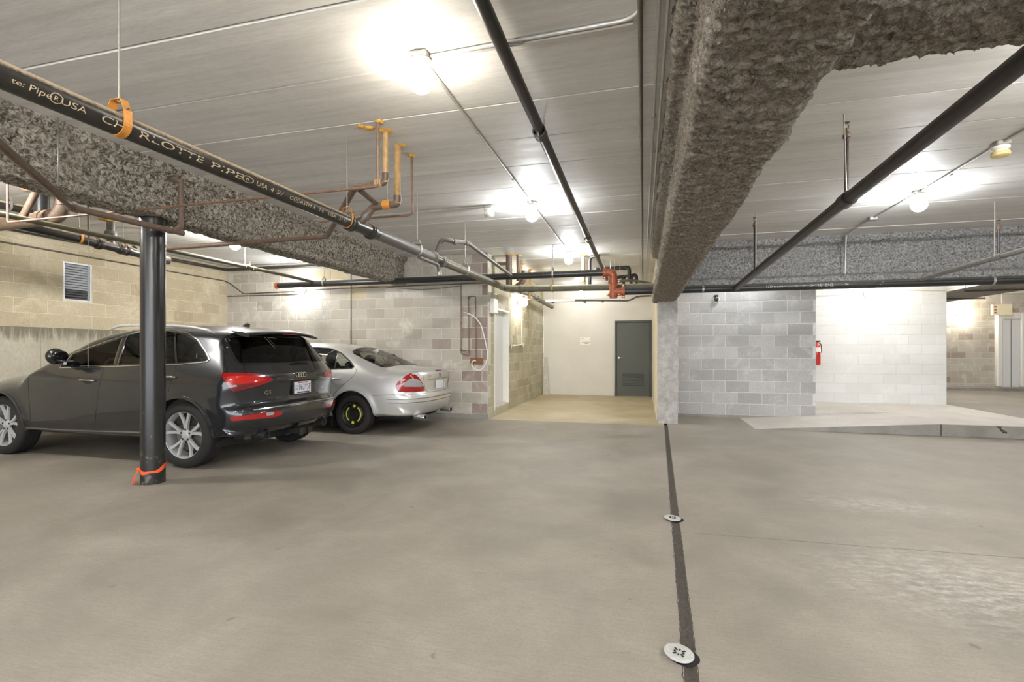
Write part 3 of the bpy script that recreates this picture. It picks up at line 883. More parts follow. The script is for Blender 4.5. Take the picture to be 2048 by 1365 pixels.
# ------------------------------------------------------------------ sprinkler pipes
Y_MAIN = 8.35
zd = at_y(900, 558, Y_MAIN).z
ze = at_y(1700, 570, Y_MAIN).z
xa, xb = at_y(556, 571, Y_MAIN).x, at_y(1206, 549, Y_MAIN).x
main_l = run('sprinkler_main', 'black sprinkler main crossing in front of the wall behind the cars', [(xa, Y_MAIN, zd), (xb, Y_MAIN, zd)], .056, 'steel_main', 0, 22)
MB().lathe([(0, -.05), (.05, -.05), (.068, -.035), (.07, .01), (.058, .02), (.05, .02)], (xa - .005, Y_MAIN, zd), (1, 0, 0), 20).build('end_cap', M['red_oxide'], main_l, True, 40)
for px in (648, 1106): hanger(main_l, (at_y(px, 560, Y_MAIN).x, Y_MAIN, zd), .056, None, 'galvanised', (1, 0, 0))
# red grooved elbow and tee
def red_fitting():
    root = empty('grooved_fitting', (xb, Y_MAIN, zd), 'red oxide grooved elbow and tee joining the black mains', 'pipe fitting')
    r = .066
    MB().tube(fillet([(.0, 0, 0), (.17, 0, 0), (.17, 0, -.34)], .1, 8), r, 20).build('elbow', M['red_oxide'], root, True, 50)
    MB().tube([(.17, 0, -.1), (.17, 0, ze - zd - .11)], r * .96, 20).build('riser', M['red_oxide'], root, True, 50)
    MB().tube([(.17, 0, ze - zd), (.36, 0, ze - zd)], r, 20).build('tee', M['red_oxide'], root, True, 50)
    for c, ax in (((.03, 0, 0), (1, 0, 0)), ((.17, 0, -.16), (0, 0, 1)), ((.17, 0, ze - zd - .05), (0, 0, 1)), ((.33, 0, ze - zd), (1, 0, 0))):
        g = band(root, c, ax, .084, .026, 'red_oxide', 'groove_coupling')
        c = Vector(c); ax = Vector(ax)
        for s in (-1, 1):
            d = Vector((0, 0, 1)) if ax.x else Vector((1, 0, 0))
            MB().bbox(-.02, .02, -.03, .03, -.018, .018, .005, Matrix.Translation(c + d * s * .088)).build('bolt_pad', M['red_oxide'], g)
            MB().tube([c + d * s * .09 + Vector((0, -.05, 0)), c + d * s * .09 + Vector((0, .05, 0))], .009, 8).build('bolt', M['rod_steel'], g)
    return root
red_fitting()
main_r = run('sprinkler_main', 'black sprinkler main with chalk marks under the grey beam', [(xb + .34, Y_MAIN, ze), (9.2, Y_MAIN, ze)], .058, 'steel_main', 0, 22)
for s, p0_, p1_, sz in (('N.D mooo', 1530, 1564, .05), ('~ . - -', 1556, 1608, .035), ('>', 1617, 1626, .06), ('K', 1632, 1642, .06), ('BN2', 1647, 1664, .055), ('>', 1686, 1694, .06), ('/', 1756, 1764, .06)):
    xa_, xb_ = at_y(p0_, 572, Y_MAIN).x, at_y(p1_, 572, Y_MAIN).x
    V, F = text_mesh(s, sz); L = max(v[0] for v in V)
    text_on_pipe(main_r, s, (xa_, Y_MAIN, ze), (1, 0, 0), .058, sz, 0.05, 'chalk', stretch=(xb_ - xa_) / L, name='chalk_mark')
band(main_r, (at_y(1406, 585, Y_MAIN).x, Y_MAIN, ze), (1, 0, 0), .062, .014, 'galvanised', 'hanger_band')
band(main_r, (at_y(1985, 565, Y_MAIN).x, Y_MAIN, ze), (1, 0, 0), .062, .014, 'galvanised', 'hanger_band')
# branch above the left lane
XB = -.78
b0, b1 = at_x(962, 0, XB), at_x(1210, 550, XB)
bd = (b1 - b0).normalized()
o = run('sprinkler_branch', 'dark sprinkler branch pipe hung close under the ceiling above the lane', [b0 - bd * 2.2, b1 + bd * .6], .040, 'steel_black', 0, 18)
for px, py in ((1080, 266), (1176, 478)):
    c = at_x(px, py, XB); band(o, c, bd, .053, .045, 'steel_black')
    MB().tube([c + Vector((.03, 0, .02)), (c.x + .03, c.y, ZC)], .005, 8).build('hanger_rod', M['rod_steel'], o)
c = at_x(1199, 512, XB)
run('sprinkler_drop', 'black pipe elbow dropping beside the overhead branch in the passage', [c, c + Vector((-.19, .06, .0)), (c.x - .19, c.y + .06, 2.48)], .034, 'steel_black', .09, 14)
# branch on the right with sprinkler risers
def sprinkler(parent, p, top):
    """upright riser and sprinkler head with deflector"""
    p = Vector(p)
    r_ = MB().tube([p, (p.x, p.y, top - .13)], .015, 12).build('riser', M['steel_black'], parent, True, 50)
    MB().lathe([(.014, -.15), (.026, -.145), (.026, -.12), (.02, -.115), (.02, -.1), (.012, -.09), (.01, -.07), (0, -.07)], (p.x, p.y, top), (0, 0, 1), 14).build('reducer', M['pipe_brown'], r_, True, 40)
    h = MB()
    for s in (-1, 1): h.tube([(p.x + s * .011, p.y, top - .075), (p.x + s * .016, p.y, top - .05), (p.x, p.y, top - .028)], .003, 6)
    h.lathe([(0, -.03), (.022, -.03), (.024, -.026), (0, -.024)], (p.x, p.y, top), (0, 0, 1), 14)
    h.build('sprinkler_head', M['conduit_dark'], r_)
cpts = [Vector((1.505, 2.16, 2.49)), Vector((1.513, 4.308, 2.45)), at_y(1471, 577, Y_MAIN)]
o = run('sprinkler_branch', 'dark sprinkler branch pipe slanting down across the right lane', cpts, .046, 'steel_black', 0, 18)
band(o, cpts[1], (0, 1, -.03), .058, .06, 'steel_black')
sprinkler(o, cpts[1], at_z(1700, 240, ZC).z - .04)
MB().tube([at_z(1688, 228, ZC), (at_z(1688, 228, ZC).x, cpts[1].y - .05, 2.45)], .006, 8).build('hanger_rod', M['rod_steel'], o)
c2 = cpts[1] + (cpts[2] - cpts[1]) * .70
sprinkler(o, c2, ZC - .03)
MB().tube([(c2.x, c2.y - .06, ZC), (c2.x, c2.y - .06, c2.z)], .006, 8).build('hanger_rod', M['rod_steel'], o)
e0 = at_y(1842, 559, Y_MAIN - .06); e1 = Vector((4.66, 7.3, 2.52)); e2 = e1 + (e1 - e0)
q1 = at_y(1997, 514, 7.35); q2 = at_y(2060, 497, 7.0)
o = run('sprinkler_branch', 'pale dusty sprinkler arm leaving the main at the far right', [e0, q1, q2, q2 + (q2 - q1)], .032, 'iron_grey', 0, 14)
band(o, q1, q2 - q1, .042, .05, 'iron_grey')
sprinkler(o, q1, at_y(1997, 436, 7.35).z)
MB().tube([(q1.x - .04, q1.y, ZC), (q1.x - .04, q1.y, q1.z)], .006, 8).build('hanger_rod', M['rod_steel'], o)
# branch over the parked cars
XS = -6.25
s0, s1 = at_x(330, 499, XS), at_x(562, 549, XS)
o = run('sprinkler_branch', 'dusty sprinkler branch above the parked cars ending at the main', [s0 + (s0 - s1) * .9, s1, (s1.x, Y_MAIN - .02, s1.z - .02), (s1.x, Y_MAIN, zd + .04)], .03, 'pipe_olive', .06, 14)
for px, py in ((492, 533), (507, 538)): band(o, at_x(px, py, XS), (0, 1, 0), .04, .03, 'pipe_olive')
MB().tube([at_x(490, 531, XS), (XS, at_x(490, 531, XS).y, ZC)], .005, 8).build('hanger_rod', M['rod_steel'], o)
c = at_x(500, 534, XS); MB().lathe([(.012, 0), (.02, .02), (.012, .05), (.006, .07), (.02, .075), (.02, .08), (0, .08)], c, (0, 0, 1), 12).build('sprinkler_head', M['rust'], o)

# ------------------------------------------------------------------ brown and copper pipes left of the lane
YA = 3.50
za = at_y(321, 421, YA).z
xa1 = at_y(756, 379, YA).x; xa0 = at_y(15, 440, YA).x
o = run('copper_line', 'thin copper line dropping from the ceiling and running left under the beam', [(xa1, YA, ZC), (xa1, YA, za + .03), (xa0, YA, za + .02), (xa0, YA, ZC)], .0105, 'copper_old', .03, 10)
flange(o, (xa1 + .02, YA, ZC), .028, seed=3)
YBp = 3.66
vb = at_z(767, 258, ZC)
hb = at_y(767, 366, YBp).z
p_b = [Vector((vb.x, YBp, ZC)), Vector((vb.x, YBp, hb)), at_y(709, 380, YBp)]
p_b[2].z = hb - .02
q = at_y(655, 472, 4.70); q.z = min(q.z, 2.545)
e = at_y(322, 497, 4.70); e.z = 2.53
o = run('drain_pipe', 'tan drain pipe dropping from a foamed hole and running under the beam', [p_b[0], p_b[1]], .023, 'pipe_tan', 0, 14)
MB().tube(fillet([p_b[1] + Vector((0, 0, .08)), p_b[1], p_b[2], q, e], .05), .027, 14).build('lower_run', M['pipe_brown'], o, True, 50)
band(o, p_b[1] + Vector((-.06, 0, 0)), (1, 0, 0), .033, .03, 'pipe_tan'); flange(o, (vb.x - .0, YBp, ZC), .048, seed=5); flange(o, (vb.x - .10, YBp - .08, ZC), .035, seed=6); flange(o, (vb.x - .15, YBp - .13, ZC), .028, seed=7)
vc = at_z(795, 290, ZC); hc = at_y(795, 408, vc.y).z
j = on_waste(716)
o = run('drain_pipe', 'thick tan drain pipe dropping to an elbow on the waste pipe', [(vc.x, vc.y, ZC), (vc.x, vc.y, hc)], .029, 'pipe_tan', 0, 16)
lr = [Vector((vc.x, vc.y, hc + .07)), Vector((vc.x, vc.y, hc)), Vector((vc.x - .24, vc.y, hc - .01)), j + Vector((.10, .02, .12)), j]
MB().tube(fillet(lr, .05), .034, 14).build('lower_run', M['pipe_brown'], o, True, 50)
band(o, lr[1] + Vector((-.1, 0, 0)), (1, 0, 0), .042, .035, 'orange_strap', 'strap'); band(o, j + Vector((.07, .015, .085)), (1, .2, 1), .045, .022, 'iron_grey', 'hub'); flange(o, (vc.x + .03, vc.y, ZC), .036, seed=8)
MB().tube([p_b[2] + Vector((.03, .03, -.01)), lr[2] + Vector((.05, 0, .01))], .022, 12).build('cross_link', M['pipe_brown'], o, True, 50)
MB().tube([(lr[1].x - .1, vc.y, ZC), (lr[1].x - .1, vc.y, hc + .04)], .005, 8).build('hanger_rod', M['rod_steel'], o)
vd = at_z(823, 311, ZC); hd = at_y(828, 428, vd.y).z
o = run('copper_line', 'thin copper line dropping right of the drain pipes', [(vd.x, vd.y, ZC), (vd.x + .01, vd.y, hd), at_y(812, 432, vd.y), at_y(702, 438, vd.y), at_y(640, 444, vd.y)], .010, 'copper_old', .05, 10)
flange(o, (vd.x, vd.y, ZC), .032, seed=9)
# slanting brown drain in front of the beam and column
XD = -4.39
d1, d2 = at_x(146, 416, XD), at_x(366, 467, XD)
d0 = at_z(-10, 281, d1.z)
o = run('slanting_drain', 'brown drain pipe slanting past the beam to the black column', [d0 + (d0 - d1) * .6, d1, d2], .027, 'pipe_brown', .03, 14)
band(o, d1, (d2 - d1), .034, .03, 'pipe_brown'); band(o, d2 + (d1 - d2).normalized() * .16, d2 - d1, .032, .03, 'pipe_brown')
wy = d2 + (d1 - d2).normalized() * .1
tv = at_x(362, 440, XD)
MB().tube(fillet([wy, Vector((XD, tv.y, d2.z + .06)), Vector((XD, tv.y, 2.95)), Vector((XD - .2, tv.y, 3.02))], .03), .026, 12).build('riser', M['pipe_brown'], o, True, 50)
rp_ = at_x(116, 372, XD)
MB().tube([(XD, rp_.y, ZC), (XD, rp_.y, rp_.z)], .005, 8).build('hanger_rod', M['rod_steel'], o, True)
# copper drops and black stacks left of the beam
o = run('copper_line', 'thin copper line bent under the beam at the left edge', [at_y(160, 372, 3.9) + Vector((0, 0, ZC - at_y(160, 372, 3.9).z)), at_y(160, 388, 3.9), at_y(165, 389, 4.0), at_y(272, 421, 4.6)], .010, 'copper_old', .02, 10)
o = run('copper_line', 'short copper drop left of the louvred vent', [at_y(176, 392, 4.3) + Vector((0, 0, ZC - at_y(176, 392, 4.3).z)), at_y(177, 478, 4.3)], .010, 'copper_old', 0, 10)
XK = -7.2
k0, k1, k2 = at_x(20, 445, XK), at_x(100, 463, XK), at_x(285, 509, XK)
o = run('soil_pipe', 'large black soil pipe with hubs along the left wall under the ceiling', [k0 + (k0 - k1) * 1.0, k1, k2, k2 + (k2 - k1) * .35], .062, 'iron_black', .1, 18)
kd = (k2 - k1).normalized()
for px, py in ((196, 487), (240, 497), (252, 500)): hub(o, at_x(px, py, XK), kd, .064, 'iron_black')
hanger(o, at_x(158, 477, XK), .064, None, 'orange_strap', kd, .016)
hanger(o, at_x(246, 499, XK), .064, None, 'rust', kd, .012)
c = at_x(222, 490, XK)
MB().tube([c, (c.x, c.y, ZC)], .05, 16).build('stack', M['iron_grey'], o, True, 50); hub(o, (c.x, c.y, c.z + .14), (0, 0, 1), .06, 'iron_grey')
flange(o, (c.x, c.y - .05, ZC), .08, seed=14)
c = at_x(278, 500, XK)
MB().tube(fillet([c + Vector((0, -.05, 0)), c + Vector((.02, .1, .12)), c + Vector((.03, .12, .4))], .06), .05, 14).build('wye', M['pipe_olive'], o, True, 50)
YQ = 4.0
v1 = at_y(128, 436, YQ)
o = run('soil_stack', 'big brown soil pipe with an elbow left of the beam', [at_y(-25, 452, YQ), v1 + Vector((-.02, 0, .02)), (v1.x, YQ, ZC)], .075, 'pipe_brown', .16, 18)
va = at_y(-25, 452, YQ); vd_ = (v1 - va).normalized()
for dx in (.2, .3, .55): band(o, v1 + Vector((-.02, 0, .02)) - vd_ * dx, vd_, .086, .03, 'pipe_brown')
band(o, (v1.x, YQ, 2.93), (0, 0, 1), .086, .04, 'pipe_brown')
v2 = at_y(83, 438, 4.1)
o = run('soil_stack', 'black vertical stack pipe between the brown drains at the left', [(v2.x, 4.1, v2.z), (v2.x, 4.1, ZC)], .07, 'steel_main', 0, 18)
h1 = at_y(46, 378, 3.75); h2 = at_y(98, 381, 3.75); h3 = at_y(45, 436, 3.75)
o = run('drain_pipe', 'brown drain pipe with a diagonal leg at the left edge', [(h1.x, 3.75, ZC), h1, h2 + Vector((.25, 0, 0))], .034, 'pipe_brown', .05, 14)
MB().tube([at_y(72, 384, 3.75), h3], .034, 14).build('diagonal_leg', M['pipe_brown'], o, True, 50)
k3 = at_x(-20, 405, -7.0); k4 = at_x(120, 434, -7.0)
o = run('soil_pipe', 'dark pipe in a clevis hanger behind the stacks at the left edge', [k3, k4], .05, 'iron_black', 0, 14)
hanger(o, at_x(17, 412.5, -7.0), .05, None, 'galvanised', (0, 1, 0))

# ------------------------------------------------------------------ conduits
def conduit(label, path, r=.0105, mat='conduit_grey', fil=.05, straps=(), cat='conduit', group=None):
    o = run('conduit', label, path, r, mat, fil, 10, cat, group)
    for p in straps:
        p = Vector(p); MB().bbox(p.x - .016, p.x + .016, p.y - .012, p.y + .012, p.z - r - .004, p.z + r * 1.5, .003).build('strap', M['galvanised'], o)
    return o
zc_ = ZC - .016
conduit('grey conduit along the ceiling between the lane globe lamps', [(-1.31, LY[0] + .05, zc_), (-1.31, LY[1] - .05, zc_)], straps=[(-1.31, 3.85, zc_), (-1.31, 5.0, zc_)])
conduit('grey conduit from the second globe lamp to the third', [(-1.31, LY[1] + .05, zc_), (-1.31, LY[2] - .05, zc_)], straps=[(-1.31, 7.4, zc_)])
conduit('pair of conduits crossing from the nearest globe lamp to the beam', [(-1.25, LY[0] + .01, zc_), (-.02, LY[0] - .02, zc_), (.035, LY[0] - .35, zc_), (.035, -2, zc_)], fil=.12, straps=[(-.68, LY[0], zc_)])
conduit('thin conduit beside the pair crossing from the nearest globe lamp', [(-1.25, LY[0] + .04, zc_), (-.05, LY[0] + .015, zc_)])
conduit('short conduit between the unlit fixture and the second lamp', [at_z(985, 413, ZC - .02), (-1.37, LY[1], zc_)])
conduit('dark ceiling pipe parallel to the long beam', [(-.015, -2, 3.06), (-.01, 4.0, 3.06), (.01, 13.8, 3.02)], .0145, 'conduit_dark', 0, cat='pipe')
conduit('pale conduit beside the long beam, nearer the lane', [(.082, -2, 3.085), (.082, 13.6, 3.07)], .010, 'conduit_grey', 0, straps=[(.082, 3.9, 3.08)])
conduit('pale conduit tight against the long beam', [(.128, -2, 3.085), (.122, 13.6, 3.05)], .010, 'conduit_grey', 0, straps=[(.125, 4.6, 3.08)])
conduit('conduit on the left block wall below the pipes', [at_x(-60, 473, XL) + Vector((.014, 0, 0)), at_x(447, 562, XL) + Vector((.014, 0, 0)), (XL + .05, Y_BACK - .014, at_x(455, 566, XL).z), at_y(487, 588, Y_BACK - .014), at_y(596, 583, Y_BACK - .014)], .012, 'conduit_dark', .05)
conduit('lower conduit on the wall behind the cars left of the lamp', [at_y(455, 593, Y_BACK - .014), at_y(598, 589, Y_BACK - .014)], .010, 'conduit_dark', 0)
conduit('conduit on the wall behind the cars right of the lamp', [at_y(620, 580, Y_BACK - .014), at_y(975, 566, Y_BACK - .014)], .009, 'conduit_dark', 0)
conduit('black cable along the top of the left wall', [(XL + .05, 2.0, ZC - .08), (XL + .05, Y_BACK - .08, ZC - .08), (-4.8, Y_BACK - .05, ZC - .07)], .032, 'steel_black', .08, cat='cable')
conduit('thin vertical conduit on the wall above the silver car', [at_y(702, 545, Y_BACK - .012), at_y(702, 700, Y_BACK - .012)], .009, 'conduit_dark', 0)
w_ = [at_y(735, 572, Y_BACK - .03), at_y(800, 577, Y_BACK - .03), at_y(845, 580, Y_BACK - .03), at_y(890, 576, Y_BACK - .03), at_y(920, 572, Y_BACK - .03)]
conduit('slack wire hanging below the main on the block wall', w_, .005, 'conduit_dark', .3, cat='wire')
# right lamp row
L_r = at_z(1737, 447, ZC)
conduit('conduit from the right globe lamp towards the yellowed fixture', [(3.04, 6.54, zc_), (at_z(2001, 284, ZC).x, at_z(2001, 284, ZC).y + .05, zc_)], straps=[(3.04, 6.0, zc_)])
conduit('conduit leaving the yellowed fixture at the right edge', [(at_z(2001, 284, ZC).x, at_z(2001, 284, ZC).y - .05, zc_), (3.02, 2.3, zc_)])
conduit('conduit from the right globe lamp down the grey beam', [(3.04, 6.66, zc_), (3.03, 8.2, zc_), at_y(1692, 470, 8.72), at_y(1690, 548, 8.76)], .0105, 'conduit_grey', .05)
o = MB().bbox(3.03 - .05, 3.03 + .05, 7.75 - .05, 7.75 + .05, ZC - .05, ZC, .006).build('junction_box', M['galvanised'])
tag(o, 'small galvanised junction box on the ceiling near the grey beam', 'junction box')
o = MB().tube(fillet([(2.7, 2.15, 2.42), (2.9, 2.2, 2.37), (3.2, 2.2, 2.36), (3.35, 2.15, 2.43)], .08), .016, 12).build('hose_loop', M['steel_black'], None, True)
o.location = (-1.25, -.02, 0.02)
tag(o, 'dark hose loop sagging from the near cross beam', 'hose')
# ------------------------------------------------------------------ car body tools
def glass_mat(name, tint, gloss=1.45):
    m, nt, b = new_mat(name); k = NT(nt)
    nt.nodes.remove(b)
    out = [n for n in nt.nodes if n.type == 'OUTPUT_MATERIAL'][0]
    tr = k.n('BsdfTransparent'); gl = k.n('BsdfGlossy'); fr = k.n('Fresnel'); mx = k.n('MixShader')
    nz = k.noise(k.pos(), 3, 2)
    k.l(k.ramp(nz, [(.2, [c * .92 for c in tint]), (.8, tint)]), tr.inputs[0])
    gl.inputs['Roughness'].default_value = .03
    fr.inputs[0].default_value = gloss
    k.l(fr.outputs[0], mx.inputs[0]); k.l(tr.outputs[0], mx.inputs[1]); k.l(gl.outputs[0], mx.inputs[2])
    k.l(mx.outputs[0], out.inputs[0])
    return m
def paint_mat(name, col, metal=.5, rough=.32):
    m, nt, b = new_mat(name); k = NT(nt)
    fl = k.noise(k.pos(), 900, 2, .5)
    dust = k.noise(k.pos(), 7, 6, .7)
    base = k.ramp(fl, [(.3, [c * .88 for c in col]), (.7, [min(1, c * 1.12) for c in col])])
    base = k.mix(k.ramp(dust, [(.5, 0.0), (.8, .05)]), base, srgb(150, 146, 140))
    k.l(base, b.inputs['Base Color'])
    b.inputs['Metallic'].default_value = metal; b.inputs['Roughness'].default_value = rough
    b.inputs['Coat Weight'].default_value = 1.0; b.inputs['Coat Roughness'].default_value = .06
    return m
def lens_mat(name, col, rough=.12):
    m, nt, b = new_mat(name); k = NT(nt)
    n = k.noise(k.pos((1, 1, 14)), 12, 2)
    k.l(k.ramp(n, [(.3, [c * .75 for c in col]), (.7, col)]), b.inputs['Base Color'])
    b.inputs['Roughness'].default_value = rough; b.inputs['Coat Weight'].default_value = 1.0
    b.inputs['Coat Roughness'].default_value = .03
    return m
glass_mat('glass_tinted', (.46, .50, .46)); glass_mat('glass_dark', (.22, .23, .22)); glass_mat('glass_clear', (.90, .95, .90), 1.3)
plain('gloss_black', srgb(18, 18, 18), .12, 0, .1, 20, 0, .8)
plain('trim_black', srgb(26, 26, 26), .6, 0, .15, 40)
plain('chrome', srgb(205, 205, 205), .15, 1.0, .04, 30)
plain('rubber', srgb(34, 32, 31), .8, 0, .15, 60, .15)
plain('alloy', srgb(190, 191, 193), .36, .35, .02, 8)
plain('alloy_dark', srgb(58, 58, 58), .5, .6, .1, 30)
plain('cabin', srgb(40, 38, 36), .8, 0, .12, 30)
plain('seat_dark', srgb(48, 46, 44), .75, 0, .12, 30)
plain('steel_disc', srgb(120, 118, 114), .4, .8, .1, 30)
lens_mat('lens_red', (.36, .004, .005)); lens_mat('lens_bright', (.62, .02, .015)); lens_mat('lens_clear', (.36, .36, .36), .15); lens_mat('lens_dark', (.16, .01, .012))
plain('plate_white', srgb(226, 228, 232), .5, 0, .03, 30); plain('plate_blue', srgb(44, 56, 96), .6, 0, .05, 30); plain('plate_red', srgb(170, 70, 70), .6, 0, .1, 60)
plain('decal_yellow', srgb(206, 204, 66), .6, 0, .06, 30); plain('steel_black_wheel', srgb(26, 25, 24), .45, .2, .15, 30)

def inside(poly, P):
    x, y = P[:, 0], P[:, 1]; r = np.zeros(len(P), bool); n = len(poly)
    for i in range(n):
        (x0, y0), (x1, y1) = poly[i], poly[(i + 1) % n]
        c = (y0 > y) != (y1 > y)
        with np.errstate(divide='ignore', invalid='ignore'):
            xi = (x1 - x0) * (y - y0) / (y1 - y0 + 1e-15) + x0
        r ^= c & (x < xi)
    return r
def nearest(poly, P):
    best = np.full(len(P), 1e9); out = P.copy(); n = len(poly)
    for i in range(n):
        a, b = np.array(poly[i]), np.array(poly[(i + 1) % n]); d = b - a
        t = np.clip(((P - a) @ d) / (d @ d + 1e-12), 0, 1); q = a + t[:, None] * d
        dd = np.linalg.norm(P - q, axis=1); m = dd < best
        best[m] = dd[m]; out[m] = q[m]
    return out
def dense(poly, step, closed=True):
    out = []; n = len(poly)
    for i in range(n if closed else n - 1):
        a, b = np.array(poly[i], float), np.array(poly[(i + 1) % n], float)
        k = max(1, int(np.linalg.norm(b - a) / step))
        out += [tuple(a + (b - a) * j / k) for j in range(k)]
    if not closed: out.append(tuple(poly[-1]))
    return out
def chaikin(poly, it=2, closed=True, q=.25):
    for _ in range(it):
        out = []; n = len(poly)
        if not closed: out.append(tuple(poly[0]))
        for i in range(n if closed else n - 1):
            a, b = np.array(poly[i], float), np.array(poly[(i + 1) % n], float)
            out += [tuple(a * (1 - q) + b * q), tuple(a * q + b * (1 - q))]
        if not closed: out.append(tuple(poly[-1]))
        poly = out
    return poly
def table(pts, sig=.03, n=600):
    xs = np.array([p[0] for p in pts]); ys = np.array([p[1] for p in pts])
    g = np.linspace(xs[0] - .3, xs[-1] + .3, n)
    v = np.interp(g, xs, ys)
    k = max(1, int(sig / (g[1] - g[0])))
    ker = np.exp(-.5 * (np.arange(-3 * k, 3 * k + 1) / k) ** 2); ker /= ker.sum()
    v2 = np.convolve(np.pad(v, 3 * k, mode='edge'), ker, 'valid')
    return lambda x: np.interp(x, g, v2)

class Car:
    def __init__(s, name, label, loc, sil, spine, wz, wx, radius, green, p=2.4, nd=46, flare=()):
        s.root = empty(name, loc, label, 'car'); s.root.rotation_euler = (0, 0, PI)
        s.M = Matrix.Translation(Vector(loc)) @ Matrix.Rotation(PI, 4, 'Z'); s.Mi = s.M.inverted()
        poly = chaikin(sil, 3)
        P = np.array(dense(poly, .016))
        n = len(P)
        T = np.roll(P, -1, 0) - np.roll(P, 1, 0); T /= np.linalg.norm(T, axis=1)[:, None]
        N = np.stack([-T[:, 1], T[:, 0]], 1)
        if (N * (P - P.mean(0))).sum() < 0: N = -N
        R = np.array([radius(P[i, 0], P[i, 1], N[i, 0], N[i, 1]) for i in range(n)])
        for _ in range(12): R = R * .5 + .25 * (np.roll(R, 1) + np.roll(R, -1))
        sx = np.clip(P[:, 0], spine[0], spine[1]); S = np.stack([sx, np.full(n, spine[2])], 1)
        L = np.linalg.norm(P - S, axis=1)
        t = np.linspace(0, 1, nd) ** 2.1
        Q = P[:, None, :] + (S - P)[:, None, :] * t[None, :, None]
        d = L[:, None] * t[None, :]
        wzf, wxf = table(wz), table(wx, .1)
        x, z = Q[..., 0], Q[..., 1]
        w = wzf(z) * wxf(x)
        gr = np.clip((z - green[0]) / .25, 0, 1)
        w = w * (1 - gr * (1 - np.interp(x, green[1], green[2])))
        for (cx, cz, ra, h) in flare:
            rr = np.hypot(x - cx, z - cz); w = w + h * np.exp(-((rr - ra) / .055) ** 2) * (z > cz - .12)
        q = np.clip(d / R[:, None], 0, 1)
        y = w * (1 - (1 - q) ** p) ** (1 / p)
        s.V = np.stack([x, y, z], 2).reshape(-1, 3)
        idx = np.arange(n * nd).reshape(n, nd)
        a = idx; b = np.roll(idx, -1, 0)
        s.F = np.stack([a[:, :-1].ravel(), b[:, :-1].ravel(), b[:, 1:].ravel(), a[:, 1:].ravel()], 1)
        A, B, C_ = s.V[s.F[:, 0]], s.V[s.F[:, 1]], s.V[s.F[:, 3]]
        nn = np.cross(B - A, C_ - A)
        if (nn[:, 1] * 1.0).sum() < 0: s.F = s.F[:, ::-1]
        V2 = s.V.copy(); V2[:, 1] *= -1
        s.bvh = BVHTree.FromPolygons([tuple(v) for v in np.concatenate([s.V, V2])], [tuple(f) for f in np.concatenate([s.F, s.F + len(s.V)])])
    # projections on to the uncut skin -> (point, normal)
    def _hit(s, o, d):
        h = s.bvh.ray_cast(Vector(o), Vector(d).normalized())
        if h[0] is None: return None
        n = h[1]
        if n.dot(Vector(d)) > 0: n = -n
        return h[0], n
    def side(s, x, z): return s._hit((x, 3, z), (0, -1, 0))
    def rear(s, y, z): return s._hit((-4, y, z), (1, 0, 0))
    def front(s, y, z): return s._hit((8, y, z), (-1, 0, 0))
    def top(s, x, y): return s._hit((x, y, 4), (0, 0, -1))
    def around(s, ang, z, cx=-.45):
        d = Vector((math.cos(ang), math.sin(ang), 0)); return s._hit(Vector((cx, 0, z)) + d * 4, -d)
    def pix(s, px, py):
        return s._hit(s.Mi @ EYE, s.Mi.to_3x3() @ ray(px, py))
    def pixpoly(s, pts, mode):
        out = []
        for p in pts:
            h = s.pix(*p)
            if h is None: continue
            v = h[0]; out.append({'side': (v.x, v.z), 'rear': (v.y, v.z), 'top': (v.x, v.y)}[mode])
        return out
    def cut(s, poly, mode, cond=None, snap=.05):
        ax = {'side': (0, 2), 'rear': (1, 2), 'top': (0, 1)}[mode]
        C_ = s.V[s.F].mean(1)
        rem = inside(poly, C_[:, ax])
        if cond is not None: rem &= cond(C_)
        keep = s.F[~rem]; gone = s.F[rem]
        bv = np.intersect1d(np.unique(keep), np.unique(gone))
        bv = bv[s.V[bv, 1] > .004]
        if len(bv):
            q = nearest(poly, s.V[bv][:, ax])
            for i, v in enumerate(bv):
                if np.linalg.norm(q[i] - s.V[v][list(ax)]) > snap: continue
                h = {'side': s.side, 'rear': s.rear, 'top': s.top}[mode](*q[i])
                if h is None: continue
                s.V[v] = h[0]
        s.F = keep
    def skin(s, name, mat):
        V2 = s.V.copy(); V2[:, 1] *= -1
        V = np.concatenate([s.V, V2]); F = np.concatenate([s.F, s.F[:, ::-1] + len(s.V)])
        b = MB(); b.v = [tuple(v) for v in V]; b.f = [tuple(f) for f in F]
        me = bpy.data.meshes.new(name); me.from_pydata(b.v, [], b.f)
        bm = bmesh.new(); bm.from_mesh(me)
        bmesh.ops.remove_doubles(bm, verts=bm.verts, dist=.0008)
        lv = [v for v in bm.verts if not v.link_faces]
        bmesh.ops.delete(bm, geom=lv, context='VERTS')
        bm.to_mesh(me); bm.free()
        me.polygons.foreach_set('use_smooth', [True] * len(me.polygons)); me.materials.append(M[mat])
        return link(bpy.data.objects.new(name, me), s.root)
    def _emit(s, name, mat, vs, fs, mirror, parent=None, smooth=True):
        out = []
        for sgn in ((1, -1) if mirror else (1,)):
            b = MB(); b.add([(v[0], v[1] * sgn, v[2]) for v in vs], [f if sgn > 0 else f[::-1] for f in fs])
            out.append(b.build(name, M[mat], parent or s.root, smooth, 50, recalc=False))
        return out
